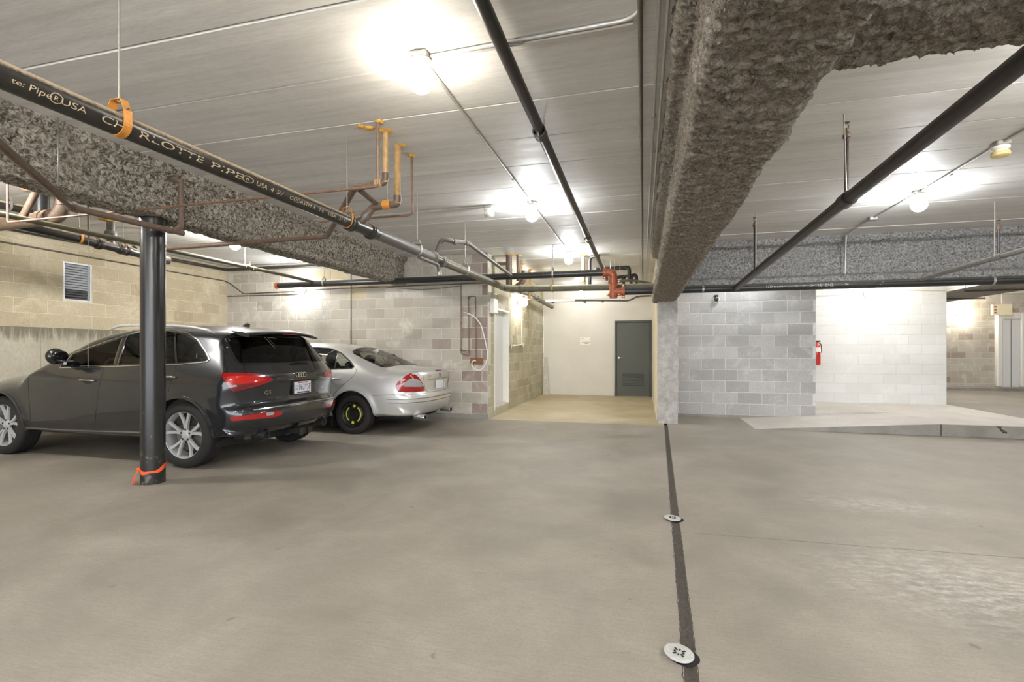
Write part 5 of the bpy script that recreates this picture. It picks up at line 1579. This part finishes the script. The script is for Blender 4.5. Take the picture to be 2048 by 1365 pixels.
    # shut lines and mouldings
    c.strip('door_gap', dense(chaikin([(.02, 1.03), (-.06, .97), (.02, .86), (.2, .72), (.33, .58), (.36, .48)], 2, False), .03, False), c.side, 'trim_black', .006, .0012, True)
    c.strip('door_gap', dense(chaikin([(1.01, .98), (1.02, .7), (1.0, .3)], 2, False), .03, False), c.side, 'trim_black', .006, .0012, True)
    angs = np.linspace(math.radians(99), math.radians(261), 110)
    c.strip('bumper_moulding', [(a, .526) for a in angs], c.around, 'paint_silver', .05, .003, high=.010)
    for zz in (.556, .497): c.strip('bumper_line', [(a, zz) for a in angs], c.around, 'trim_black', .005, .004)
    c.strip('bumper_gap', dense([(-.36, .60), (-.6, .62), (-.8, .635)], .04, False), c.side, 'trim_black', .005, .0012, True)
    for h in ((.30, .842), (1.28, .842)):
        c.patch('handle_cup', [(h[0] + .08 * math.cos(a), h[1] + .028 * math.sin(a)) for a in np.linspace(0, 2 * PI, 18)[:-1]], c.side, 'paint_silver', -.002, 3, 0, True)
        for sg in (1, -1):
            P0, N0 = c.side(h[0] + .10, h[1]); P1, N1 = c.side(h[0] - .10, h[1]); Pm, Nm = c.side(h[0], h[1])
            pts = [P0, P0 + N0 * .025 - Vector((.02, 0, 0)), Pm + Nm * .032, P1 + N1 * .025 + Vector((.02, 0, 0)), P1]
            MB().tube([(p.x, p.y * sg, p.z) for p in fillet(pts, .03)], .012, 10).build('door_handle', M['chrome'], R, True)
    for sg in (1, -1):
        m_ = MB().sphere((1.72, .93 * sg, 1.0), .11, 18, 12, (.6, .9, .75)).build('mirror_housing', M['paint_silver'], R, True)
        MB().bbox(1.68, 1.78, min(.76 * sg, .88 * sg), max(.76 * sg, .88 * sg), .93, .98, .012).build('mirror_foot', M['trim_black'], m_)
    # lamps (traced on the skin)
    P = lambda pts, st=4: dense(chaikin(pts, 1, True, .12), st)
    c.patch('tail_light', P([(790, 773), (797, 763), (808, 754), (822.5, 746.5), (831, 750), (838, 756), (845, 768), (850.5, 783), (825, 785), (796, 785)]), c.pix, 'lens_red', .004, 7, .012, True)
    c.patch('reversing_lamp', P([(808, 767), (820, 757.5), (838, 760), (845, 770.5), (843, 774.5), (806, 774)], 3), c.pix, 'lens_clear', .0065, 4, .004, True)
    # boot lid
    q = [(.55, .955), (.52, .90), (.485, .78), (.44, .66), (.38, .635)]
    c.strip('boot_gap', dense(chaikin(q, 2, False), .02, False) + [(y, .632 - .004 * (1 - (y / .38) ** 2)) for y in np.linspace(.37, 0, 16)], c.rear, 'trim_black', .007, .0012, True)
    c.strip('boot_gap', dense(chaikin([(-.99, .57), (-.9, .62), (-.6, .67), (-.45, .66)], 2, False), .03, False), c.top, 'trim_black', .006, .0012, True)
    c.strip('boot_handle', [(y, .835 - .012 * (y / .4) ** 2) for y in np.linspace(-.41, .41, 40)], c.rear, 'chrome', .020, .004, high=.008)
    # plate recess: a shaded pressing around the plate
    rec = [(-.30, .805), (-.27, .69), (-.22, .665), (.22, .665), (.27, .69), (.30, .805)]
    c.strip('plate_pressing', dense(chaikin(rec, 1, True, .12), .03), c.rear, 'paint_silver', .018, .002, False, True, high=.008)
    c.patch('plate_recess', dense(chaikin(rec, 1, True, .12), .04), c.rear, 'paint_silver', -.012, 5, 0)
    hx = c.rear(0, .74)[0].x
    pl = MB().bbox(hx - .014, hx - .008, -.16, .16, .67, .80, .004).build('number_plate', M['plate_white'], R)
    c.patch('brake_light', [(y, z) for y, z in [(-.10, .945), (.10, .945), (.11, .955), (.10, .966), (-.10, .966), (-.11, .955)]], c.rear, 'lens_dark', .004, 3, .004)
    # star and lettering
    h = c.rear(0, .885); n_ = h[1]
    st = MB().lathe([(.030, -.003), (.036, -.003), (.036, .004), (.030, .004)], h[0] + n_ * .004, n_, 28, True).build('emblem_ring', M['chrome'], R, True, 40)
    b = MB()
    for k in range(3):
        a = PI / 2 + 2 * PI * k / 3
        b.tube([(h[0] + n_ * .004), h[0] + n_ * .004 + Vector((0, math.cos(a) * .032, math.sin(a) * .032))], [.006, .0015], 6)
    b.build('emblem_star', M['chrome'], st)
    V, F = text_mesh('E350', .045); L = max(v[0] for v in V); vs = []
    for (a, u, _) in V:
        hh = c.rear(.36 - (a - L / 2), .868 + u); vs.append(hh[0] + hh[1] * .004)
    MB().add(vs, F).build('lettering', M['chrome'], R, recalc=False)
    # aerial, exhausts, under parts
    ax = .12; az = c.top(ax, 0)[0].z
    MB().prism([(ax + .07, az), (ax - .06, az - .02), (ax - .085, az + .035), (ax - .06, az + .045)], 1, -.012, .012).build('aerial', M['paint_silver'], R)
    for sg in (1, -1):
        t = MB().lathe([(.033, 0), (.043, 0), (.045, .02), (.045, .18)], (-1.06, .52 * sg, .255), (1, 0, .04), 20); t.v = [(v[0], (v[1] - .52 * sg) * 1.35 + .52 * sg, v[2]) for v in t.v]
        e_ = t.build('exhaust_tip', M['chrome'], R, True, 40)
        MB().lathe([(0, .03), (.034, .03), (.034, .0)], (-1.06, .52 * sg, .255), (1, 0, .04), 16).build('exhaust_bore', M['rubber'], e_)
    MB().bbox(-.8, 3.3, -.6, .6, .19, .36, .05).build('underbody', M['trim_black'], R)
    for sg in (1, -1): MB().bbox(.36, .38, min(sg * .62, sg * .86), max(sg * .62, sg * .86), .10, .32, .004).build('mud_flap', M['trim_black'], R)
    sp = make_wheel(.305, .19, .215, 'spare'); al = make_wheel(.325, .225, .225, 'alloy')
    put_wheel(c, sp, (0, .79, .305), True); put_wheel(c, al, (0, -.77, .325), False)
    for sg, l in ((.77, True), (-.77, False)): put_wheel(c, al, (2.854, sg, .325), l)
    return c
SEDAN = build_sedan()
# ------------------------------------------------------------------ black pipe column with its flagging tape
def worn_black():
    m, nt, b = new_mat('column_black'); k = NT(nt)
    n1 = k.noise(k.pos(), 9, 7, .7)
    sx = k.n('SeparateXYZ'); k.l(k.n('NewGeometry').outputs['Position'], sx.inputs[0])
    low = k.ramp(sx.outputs['Z'], [(0.0, .10), (.5, .05), (1.0, -.06)])
    f = k.math('ADD', n1, low)
    base = k.ramp(f, [(.60, srgb(34, 33, 32)), (.66, srgb(44, 42, 40)), (.70, srgb(104, 96, 86))])
    k.l(base, b.inputs['Base Color']); b.inputs['Roughness'].default_value = .3
    b.inputs['Specular IOR Level'].default_value = .6
    k.bump(k.noise(k.pos(), 30, 4, .6), .12, .004, b)
worn_black()
cc = at_z(306, 970, 0); cc = cc + Vector((cc.x, cc.y, 0)).normalized() * .104
col_o = MB().lathe([(0, 0), (.104, 0), (.104, 2.60), (0, 2.60)], cc, (0, 0, 1), 48).build('pipe_column', M['column_black'], None, True, 40)
tag(col_o, 'black painted steel pipe column in front of the SUV', 'column', kind='structure')
MB().lathe([(.104, 2.50), (.118, 2.50), (.118, 2.60), (.104, 2.60)], cc, (0, 0, 1), 32).build('cap_collar', M['column_black'], col_o, True, 40)
plain('tape_orange', srgb(236, 92, 40), .55, 0, .1, 40)
def ribbon():
    root = empty('flagging_tape', cc + Vector((0, 0, .16)), 'orange flagging tape tied around the foot of the black column', 'tape')
    b = MB(); vs = []; n = 40
    for i in range(n):
        a = 2 * PI * i / n
        z = .045 * math.sin(a - .4) + .0 + .006 * math.sin(a * 5)
        w = .016 + .007 * math.sin(a * 3 + 1)
        for dz, dr in ((-w, .1055), (0, .1075), (w, .1055)):
            vs.append((math.cos(a) * dr, math.sin(a) * dr, z + dz))
    b.add(vs, [(i * 3 + k, ((i + 1) % n) * 3 + k, ((i + 1) % n) * 3 + k + 1, i * 3 + k + 1) for i in range(n) for k in (0, 1)])
    b.build('tape_loop', M['tape_orange'], root, True)
    a0 = -PI / 2 - .75
    c0 = Vector((math.cos(a0) * .112, math.sin(a0) * .112, -.02))
    kb = MB().sphere(c0, .022, 12, 8, (1, 1, .8)).build('knot', M['tape_orange'], root, True)
    for j, (dx, dy, ln) in enumerate(((-.05, -.03, .15), (-.015, -.035, .13))):
        t = MB(); vs = []
        for i in range(9):
            k = i / 8
            p = c0 + Vector((dx * k, dy * math.sin(k * 2.2), -ln * k))
            w = .010 + .018 * math.sin(k * PI) 
            sd = Vector((.8, -.45, .1)).normalized()
            vs += [p - sd * w + Vector((0, -.004 * math.sin(i * 2.0), 0)), p + Vector((0, -.006, 0)), p + sd * w]
        t.add(vs, [(i * 3 + k, i * 3 + k + 1, i * 3 + k + 4, i * 3 + k + 3) for i in range(8) for k in (0, 1)])
        t.build('tape_tail', M['tape_orange'], root, True)
ribbon()

# ------------------------------------------------------------------ louvred vent in the left wall
plain('vent_metal', srgb(206, 208, 212), .45, .3, .1, 30); plain('vent_dark', srgb(90, 90, 88), .7, .1, .2, 30)
def vent():
    y0, y1, z0, z1 = VENT
    r = struct(MB().box(XL - .199, XL - .19, y0, y1, z0, z1).build('window_1', M['vent_dark']))
    tag(r, 'small louvred vent window with a metal frame high in the left wall', 'vent')
    f = MB()
    t = .022
    f.box(XL - .19, XL - .001, y0 + .0005, y0 + t, z0 + .001, z1 - .001); f.box(XL - .19, XL - .001, y1 - t, y1 - .0005, z0 + .001, z1 - .001)
    f.box(XL - .19, XL - .001, y0 + t, y1 - t, z1 - t, z1 - .001); f.box(XL - .19, XL - .001, y0 + t, y1 - t, z0 + .001, z0 + t)
    f.build('frame', M['vent_metal'], r)
    n = 14
    for i in range(n):
        z = z0 + t + (z1 - z0 - 2 * t) * (i + .5) / n
        Mx = Matrix.Translation((XL - .06, 0, z)) @ Matrix.Rotation(.75, 4, 'Y')
        MB().box(-.026, .026, y0 + t, y1 - t - .0, -.0018, .0018, Mx).build('louvre_slat', M['vent_metal' if i > 3 else 'vent_dark'], r)  # lower slats darker: shade painted in below the daylit ones
vent()
o = run('pull_cord', 'thin cord hanging from the copper drop past the vent', [at_y(176.5, 480, 4.3), at_y(176, 742, 4.3)], .0022, 'chalk', 0, 6, 'cord')

# ------------------------------------------------------------------ recessed white door in the passage wall
plain('door_white', srgb(222, 222, 220), .4, 0, .03, 12); plain('frame_white', srgb(228, 226, 218), .45, 0, .03, 12)
def side_door():
    y0, y1 = Y_BACK + D0, Y_BACK + D1
    r = struct(MB().bbox(X_PASS - .15, X_PASS - .11, y0 + .04, y1 - .04, DZ0, DZ1 - .04, .004).build('door_1', M['door_white']))
    tag(r, 'white door set back in the passage wall', 'door')
    f = MB()
    f.box(X_PASS - .18, X_PASS + .02, y0 + .001, y0 + .04, DZ0, DZ1 - .001); f.box(X_PASS - .18, X_PASS + .02, y1 - .04, y1 - .001, DZ0, DZ1 - .001)
    f.box(X_PASS - .18, X_PASS + .02, y0 + .04, y1 - .04, DZ1 - .04, DZ1 - .001)
    f.build('door_frame', M['frame_white'], r)
    MB().box(X_PASS - .18, X_PASS + .012, y0 + .001, y1 - .001, DZ0 - .04, DZ0 - .001).build('door_sill', M['kerb_concrete'], r)
    MB().box(X_PASS - .15, X_PASS + .018, y0 - .02, y0 + .0, DZ0 - .05, DZ1).build('door_edge_trim', M['frame_white'], r)
side_door()
plain('box_white', srgb(232, 230, 222), .5, 0, .04, 20)
p = at_x(983, 613, X_PASS)
o = MB().bbox(X_PASS, X_PASS + .10, Y_BACK + .10, Y_BACK + .34, p.z - .14, p.z + .14, .01).build('electrical_box', M['box_white'])
tag(o, 'white electrical box on the passage wall corner by the door', 'electrical box')
MB().tube(fillet([(X_PASS + .05, Y_BACK + .2, p.z + .14), (X_PASS + .05, Y_BACK + .2, p.z + .24), (X_PASS + .03, Y_BACK + .5, p.z + .26)], .05), .012, 8).build('box_conduit', M['conduit_grey'], o, True)
# fixture box beside the passage lamp, white pipe and hose bib
p = at_x(1046, 603, X_PASS)
o = MB().bbox(X_PASS, X_PASS + .12, p.y - .07, p.y + .07, p.z - .09, p.z + .09, .015).build('sensor_box', M['box_white'])
tag(o, 'small white box fixed beside the passage wall lamp', 'box')
pa, pb, pc_ = at_x(1043, 618, X_PASS + .02), at_x(1044, 690, X_PASS + .02), at_x(1020, 693, X_PASS + .02)
o = run('water_pipe', 'thin white water pipe with a hose tap on the passage wall', [pa, pb, pc_], .014, 'pvc_white', .04, 10)
for q in (pb, pc_):
    MB().lathe([(0, -.05), (.03, -.05), (.032, .02), (.02, .04), (0, .04)], q + Vector((.03, 0, 0)), (0, 0, 1), 12).build('valve', M['galvanised'], o, True, 40)

# ------------------------------------------------------------------ grey louvred door at the end of the passage
plain('door_grey', srgb(84, 86, 80), .5, .1, .06, 14); plain('frame_grey', srgb(74, 76, 70), .5, .1, .06, 14); plain('recess_dark', srgb(34, 34, 32), .7, 0, .1, 20)
def end_door():
    a, b = at_y(1229, 642, Y_DOOR), at_y(1303.5, 642, Y_DOOR)
    x0, x1, zt = a.x, b.x, a.z
    r = struct(MB().bbox(x0 + .06, x1 - .05, Y_DOOR - .03, Y_DOOR - .001, .012, zt - .06, .003).build('door_2', M['door_grey']))
    tag(r, 'dark grey metal door with a louvre panel at the passage end', 'door')
    f = MB()
    for (p0, p1, z0, z1) in ((x0, x0 + .055, 0.001, zt), (x1 - .045, x1, 0.001, zt), (x0 + .055, x1 - .045, zt - .055, zt)):
        f.bbox(p0, p1, Y_DOOR - .06, Y_DOOR - .001, z0, z1, .004)
    f.build('door_frame', M['frame_grey'], r)
    g0, g1 = at_y(1245, 747, Y_DOOR), at_y(1288, 773, Y_DOOR)
    lf = MB(); t = .02
    lf.box(g0.x - t, g1.x + t, Y_DOOR - .042, Y_DOOR - .029, g0.z, g0.z + t); lf.box(g0.x - t, g1.x + t, Y_DOOR - .042, Y_DOOR - .029, g1.z - t, g1.z)
    lf.box(g0.x - t, g0.x, Y_DOOR - .042, Y_DOOR - .029, g1.z, g0.z); lf.box(g1.x, g1.x + t, Y_DOOR - .042, Y_DOOR - .029, g1.z, g0.z)
    lo = lf.build('louvre_frame', M['door_grey'], r)
    n = 8
    for i in range(n):
        z = g1.z + (g0.z - g1.z) * (i + .5) / n
        Mx = Matrix.Translation((0, Y_DOOR - .036, z)) @ Matrix.Rotation(.7, 4, 'X')
        MB().box(g0.x, g1.x, -.012, .012, -.002, .002, Mx).build('louvre_slat', M['door_grey'], lo)
    h = at_y(1238, 716, Y_DOOR)
    k = MB().lathe([(0, 0), (.035, 0), (.035, .012), (.02, .02), (.016, .05), (0, .05)], (h.x, Y_DOOR - .03, h.z), (0, -1, 0), 16)
    k.tube([(h.x, Y_DOOR - .075, h.z), (h.x + .12, Y_DOOR - .075, h.z - .005)], .011, 10)
    k.build('door_handle', M['chrome'], r, True, 50)
    return x0
xd = end_door()
struct(MB().bbox(X_PASS + .004, xd - .01, Y_DOOR - .014, Y_DOOR, 0.001, .13, .004).build('baseboard_door', M['plaster_white']))
plain('paper', srgb(238, 234, 226), .8, 0, .02, 10); plain('ink', srgb(150, 140, 132), .9, 0, .1, 20)
n0, n1 = at_y(1160, 675, Y_DOOR), at_y(1181, 690, Y_DOOR)
o = MB().bbox(n0.x, n1.x, Y_DOOR - .003, Y_DOOR - .0005, n1.z, n0.z, .0008).build('notice', M['paper'])
tag(o, 'small paper notice with faint lines on the white passage wall', 'notice')
for (dz, w0, w1) in ((.20, .05, .4), (.66, .2, .95), (.84, .45, .75)):
    z = n0.z + (n1.z - n0.z) * dz
    MB().box(n0.x + (n1.x - n0.x) * w0, n0.x + (n1.x - n0.x) * w1, Y_DOOR - .0038, Y_DOOR - .003, z - .008, z + .006).build('text_line', M['ink'], o)
plain('acrylic', srgb(196, 192, 180), .25, 0, .06, 10)
s0, s1 = at_y(1086, 788, Y_DOOR - .14), at_y(1088, 715, Y_DOOR - .02)
o = MB().add([s0 + Vector((.0, 0, .004 - s0.z)), s0 + Vector((.17, 0, .004 - s0.z)), s1 + Vector((.11, 0, 0)), s1, s0 + Vector((0, -.012, .004 - s0.z)), s0 + Vector((.17, -.012, .004 - s0.z)), s1 + Vector((.11, -.012, 0)), s1 + Vector((0, -.012, 0))],
             [(0, 1, 2, 3), (4, 7, 6, 5), (0, 4, 5, 1), (1, 5, 6, 2), (2, 6, 7, 3), (3, 7, 4, 0)]).build('leaning_board', M['acrylic'])
tag(o, 'narrow pale board leaning in the passage corner', 'board')

# ------------------------------------------------------------------ pipes on the wall beside the passage
YW = Y_BACK - .02
o = run('water_pipe', 'thin brown water pipe looping down the block wall beside the passage', [at_y(922, 566, YW), at_y(922, 708, YW), at_y(938, 712, YW), at_y(937, 593, YW), at_y(951, 593, YW), at_y(952, 721, YW)], .0085, 'copper_old', .03, 8)
for q in ((922, 646), (922, 700), (937, 596), (951, 660), (938, 703)): band(o, at_y(*q, YW), (0, 0, 1), .016, .02, 'copper_old')
MB().tube([at_y(922, 702, YW - .02), at_y(932, 702, YW - .05)], .006, 8).build('valve_lever', M['steel_black'], o)
hp = [(927, 625), (935, 627), (950, 634), (962, 650), (970, 680), (975, 705), (974, 722), (968, 736), (960, 742), (952, 741), (945, 735), (943, 727), (946, 722), (952, 722)]
o = run('hose', 'loose white hose hanging in a loop on the block wall', [at_y(x, y, YW - .035) for x, y in hp], .011, 'pvc_white', .05, 10, 'hose')
r0, r1 = at_y(940, 716, YW), at_y(966, 729, YW)
o = MB().bbox(r0.x, r1.x, Y_BACK - .012, Y_BACK - .002, r1.z, r0.z, .003).build('rusty_plate', M['rust'])
tag(o, 'rusty bracket plate on the block wall under the hose', 'bracket')
MB().bbox(r0.x + .05, r1.x - .01, Y_BACK - .05, Y_BACK - .008, r1.z - .004, r1.z + .01, .002).build('bracket_lip', M['rust'], o)

# ------------------------------------------------------------------ pipes above the passage
def lane_pipe(label, pts, r, mat, fil=.06, n=12, name='passage_pipe'):
    return run(name, label, pts, r, mat, fil, n)
Y1 = 10.9
p0_, p1_ = at_y(1190, 541, Y1), at_y(1258, 535, Y1)
o = lane_pipe('black pipe with a white collar and a drop elbow above the passage', [p0_, p1_, (p1_.x + .01, Y1, p1_.z - .25)], .042, 'steel_black', .07)
band(o, p0_, (1, 0, 0), .06, .03, 'pvc_white', 'collar'); band(o, at_y(1250, 536, Y1), (1, 0, 0), .05, .03, 'steel_black')
Y2 = 11.6
p0_, p1_ = at_y(1228, 556, Y2), at_y(1273, 550, Y2)
o = lane_pipe('second black pipe with drops above the passage, right of the red fitting', [p0_, p1_, (p1_.x, Y2, p1_.z - .22)], .038, 'steel_black', .06)
q = at_y(1240, 554, Y2); MB().tube([q, (q.x, Y2, ZC)], .006, 6).build('hanger_rod', M['rod_steel'], o)
for px in (1247, 1262):
    q = at_y(px, 553, Y2); MB().tube([q, (q.x, Y2, q.z - .3)], .036, 12).build('drop', M['steel_black'], o, True, 50); band(o, (q.x, Y2, q.z - .05), (0, 0, 1), .046, .03, 'steel_black')
o = lane_pipe('grey flexible pipe arching over the passage to the right wall', [at_y(1215, 573, 11.2), at_y(1240, 562, 11.2), at_y(1270, 561, 11.3), at_y(1303, 568, 11.4)], .03, 'iron_grey', .25)
c = at_z(1166, 511, ZC)
o = lane_pipe('cream vertical drain pipe dropping from the passage ceiling', [(c.x, c.y, ZC), (c.x, c.y, 2.60)], .036, 'pipe_tan', 0, 16); flange(o, (c.x, c.y, ZC), .06, seed=31)
for k, (px, py, rr, mt, z1, lb) in enumerate(((1018, 511, .06, 'pipe_brown', 2.50, 'dark brown stack at the passage corner'), (1036, 511, .032, 'pipe_brown', 2.62, 'thin brown drop right of the dark stack'), (1042, 528, .035, 'pipe_tan', 2.46, 'short tan drop with a stained foot'), (1058, 540, .04, 'pipe_tan', 2.44, 'tan drop farther down the passage'))):
    c = at_z(px, py, ZC); o = lane_pipe(lb + ' over the passage', [(c.x, c.y, ZC), (c.x, c.y, z1)], rr, mt, 0, 14)
    flange(o, (c.x + .03, c.y, ZC), rr * 1.3, seed=40 + k)
    if k == 0: MB().tube(fillet([(c.x, c.y, z1 + .02), (c.x + .05, c.y, z1 - .06), (c.x + .3, c.y, z1 + .1), (c.x + .3, c.y, z1 + .3)], .1), .055, 14).build('trap', M['pipe_brown'], o, True, 50)
c = at_y(1000, 529, 9.6)
lane_pipe('horizontal brown pipe behind the vent branch over the passage', [at_y(984, 529, 9.4), at_y(1022, 527, 9.4)], .035, 'pipe_brown', 0)
# hanging rods above the passage
for k, (px, py, yb) in enumerate(((1221, 497, 541), (1229, 521, 556), (1240, 516, 548), (1278, 515, 562), (1249, 560, 600))):
    c = at_z(px, min(py, 555), ZC); q = at_y(px, yb, c.y)
    o = run('threaded_rod', ['thin rod above the red fitting', 'thin rod just right of the red fitting', 'third thin rod right of the red fitting', 'thin rod beside the dark ceiling pipe', 'thin rod farthest down the passage'][k] + ' hanging from the ceiling',
            [(c.x, c.y, ZC), (c.x, c.y, q.z)], .006, 'rod_steel', 0, 6, 'rod')
# cable tray across the end of the passage
Y3 = 12.6
t0, t1 = at_y(1092, 604, Y3), at_y(1240, 603, Y3)
o = empty('cable_tray', (t0.x, Y3, t0.z), 'flat metal cable tray crossing the end of the passage', 'cable tray')
L = t1.x - t0.x
MB().bbox(0, L, -.06, .06, -.01, .0, .003).build('tray_bed', M['conduit_grey'], o)
for s in (-1, 1): MB().bbox(0, L, s * .06 - .004, s * .06 + .004, -.012, .05, .002).build('tray_side', M['conduit_grey'], o)
for fx in (.08, .52, .76): MB().bbox(L * fx, L * fx + .05, -.1, .1, -.045, -.012, .003).build('tray_bracket', M['conduit_dark'], o)
for fx in (.1, .53): MB().tube([(L * fx, 0, 0), (L * fx, 0, ZC - t0.z)], .006, 6).build('tray_rod', M['rod_steel'], o)
run('conduit', 'pair of conduits leaving the cable tray and bending up', [at_y(1150, 601, Y3 - .1), at_y(1258, 602, Y3 - .1), at_y(1275, 593, Y3 - .1), at_y(1303, 592, Y3 - .1)], .02, 'conduit_dark', .1, 10, 'conduit')

# ------------------------------------------------------------------ right side: camera dome, extinguisher, far door
plain('dome_dark', srgb(52, 48, 46), .15, 0, .1, 20, 0, .6)
p = at_y(1432, 600, Y_GREY)
o = empty('security_camera', p, 'small dome security camera on the grey block wall under the main', 'camera')
MB().lathe([(0, 0), (.062, 0), (.062, .03), (.055, .045), (.045, .05)], (0, 0, 0), (0, -1, 0), 24).build('housing', M['box_white'], o, True, 40)
MB().sphere((0, -.05, .01), .045, 18, 12).build('dome', M['dome_dark'], o, True)
MB().bbox(-.035, .035, -.06, 0, .04, .09, .01).build('bracket', M['trim_black'], o)
plain('ext_red', srgb(190, 40, 32), .35, 0, .06, 20, 0, .4)
p = at_y(1633, 706, Y_WHITE)
ex = p.x - .035
o = empty('fire_extinguisher', (ex, Y_WHITE - .10, p.z), 'red fire extinguisher on the white wall, half hidden by the grey wall edge', 'extinguisher')
MB().lathe([(0, -.26), (.07, -.26), (.08, -.245), (.08, .12), (.068, .17), (.03, .20), (.03, .23), (0, .23)], (0, 0, 0), (0, 0, 1), 28).build('cylinder', M['ext_red'], o, True, 40)
MB().lathe([(.0806, .02), (.0812, .02), (.0812, .115), (.0806, .115)], (0, 0, 0), (0, 0, 1), 28, True).build('label_band', M['paper'], o)
MB().bbox(-.02, .075, -.02, .02, .23, .26, .005).build('valve_handle', M['trim_black'], o)
MB().tube(fillet([(.03, -.02, .22), (.085, -.03, .18), (.09, -.03, .0)], .04), .008, 8).build('hose', M['rubber'], o, True)
MB().bbox(-.03, .03, .07, .099, -.05, .1, .004).build('wall_bracket', M['galvanised'], o)
# white wall: lamp conduit, small hook
run('conduit', 'thin conduit to the lamp on the white wall', [at_y(1632, 592, Y_WHITE - .012), at_y(1724, 590, Y_WHITE - .012)], .008, 'conduit_grey', 0, 8, 'conduit')
run('conduit', 'conduit along the top right of the white wall', [at_y(1765, 579, Y_WHITE - .014), at_y(1893, 581, Y_WHITE - .014)], .016, 'pvc_white', 0, 8, 'conduit')
run('conduit', 'short vertical conduit stub on the white wall', [at_y(1845, 580, Y_WHITE - .012), at_y(1845, 600, Y_WHITE - .012)], .006, 'conduit_grey', 0, 8, 'conduit')
# far door with its white surround and sign
def far_door():
    u0 = X_WHITE1 + 5.02; u1 = X_WHITE1 + 6.12
    a, b = at_y(1993, 640, Y_FAR), at_y(2043, 640, Y_FAR)
    return a, b
a, b = far_door()
FD0, FD1 = a.x, b.x
zt = a.z + .22
r = struct(MB().bbox(FD0 + .12, FD1 - .08, Y_FAR - .06, Y_FAR - .01, .1, zt - .2, .004).build('door_3', M['door_white']))
tag(r, 'white far door in a deep white surround beyond the drive', 'door')
f = MB()
f.bbox(FD0 - .05, FD0 + .12, Y_FAR - .12, Y_FAR + .12, .1, zt, .03); f.bbox(FD1 - .08, FD1 + .1, Y_FAR - .12, Y_FAR + .12, .1, zt, .03); f.bbox(FD0 + .1, FD1 - .06, Y_FAR - .12, Y_FAR + .12, zt - .22, zt, .03)
f.build('door_frame', M['frame_white'], r)
MB().bbox(FD0 + (FD1 - FD0) * .52, FD0 + (FD1 - FD0) * .54, Y_FAR - .064, Y_FAR - .059, .1, zt - .2, .001).build('door_gap', M['recess_dark'], r)
fk_ = struct(MB().bbox(X_WHITE1 + .2, 13.9, Y_FAR - .55, Y_FAR, -.02, .10, .01).build('far_kerb', M['kerb_face']))
tag(fk_, 'low concrete kerb along the far wall', 'kerb')
plain('sign_face', srgb(238, 226, 190), .5, 0, .05, 10); plain('sign_red', srgb(178, 92, 76), .6, 0, .1, 10)
p = at_y(2003, 620, Y_FAR - .4)
o = empty('exit_sign', p, 'small pale exit sign box above the far door', 'sign')
MB().bbox(-.26, .26, -.05, .05, -.17, .17, .01).build('sign_box', M['sign_face'], o)
for dz in (-.09, .0, .09): MB().bbox(-.22, -.15, -.053, -.049, dz - .025, dz + .025, .002).build('sign_mark', M['sign_red'], o)
MB().tube([(0, 0, .17), (0, 0, ZC - p.z)], .01, 8).build('sign_stem', M['conduit_grey'], o)
# rack of conduits over the drive
for k in range(8):
    x = 7.25 + k * .17
    o = run('conduit', 'galvanised conduit %s in the rack over the far drive' % ('nearest the white wall', 'second from the white wall', 'third from the white wall', 'fourth from the white wall', 'fourth from the right', 'third from the right', 'second from the right', 'farthest right')[k],
            [(x, 6.5, 2.70), (x, 18.6, 2.70)], .035, 'galvanised', 0, 10, 'conduit', 'conduits in the rack over the far drive')
o = empty('conduit_rack', (7.1, 8, 2.64), 'steel trapeze hangers under the conduits over the far drive', 'pipe rack')
for y in (1.5, 3.5, 5.5, 7.5, 9.5):
    MB().bbox(0, 1.5, y - .02, y + .02, -.02, .02, .003).build('trapeze_bar', M['conduit_dark'], o)
    for x in (.02, 1.48): MB().tube([(x, y, 0), (x, y, ZC - 2.64)], .006, 6).build('trapeze_rod', M['rod_steel'], o)

# ------------------------------------------------------------------ floor drain covers lying askew on the joint
plain('cover_metal', srgb(196, 196, 192), .5, .25, .14, 60, .2); plain('hole_dark', srgb(26, 24, 22), .9, 0, .2, 60)
def cover(px, py, rad, tilt, label, rot, hole):
    c = at_z(px, py, .0)
    o = empty('drain_cover', (c.x, c.y, .012), label, 'drain cover')
    MBo = Matrix.Rotation(rot, 4, 'Z') @ Matrix.Rotation(tilt, 4, 'Y')
    d = MB().lathe([(0, -.003), (rad * .96, -.003), (rad, 0), (rad * .99, .004), (rad * .9, .006), (rad * .3, .003), (0, .003)], (0, 0, 0), (0, 0, 1), 36)
    d.v = [tuple(MBo @ Vector(v)) for v in d.v]; d.build('disc', M['cover_metal'], o, True, 40)
    for k in range(8):
        a = 2 * PI * k / 8
        s = MB().bbox(rad * .22, rad * (.5 if k % 2 else .36), -rad * .05, rad * .05, .003, .0072, .001, Matrix.Rotation(a, 4, 'Z'))
        s.v = [tuple(MBo @ Vector(v)) for v in s.v]; s.build('slot', M['hole_dark'], o)
    hb = MB().lathe([(0, .0012 - .012), (rad * 1.0, .0012 - .012)], (hole[0], hole[1], 0), (0, 0, 1), 24); hb.build('drain_hole', M['hole_dark'], o)
cover(1358, 1313, .062, .10, 'tilted round metal drain cover nearest the camera on the floor joint', -.25, (.022, -.004))
cover(1345, 1040, .062, .06, 'second round metal drain cover farther along the floor joint', -.1, (.02, .004))
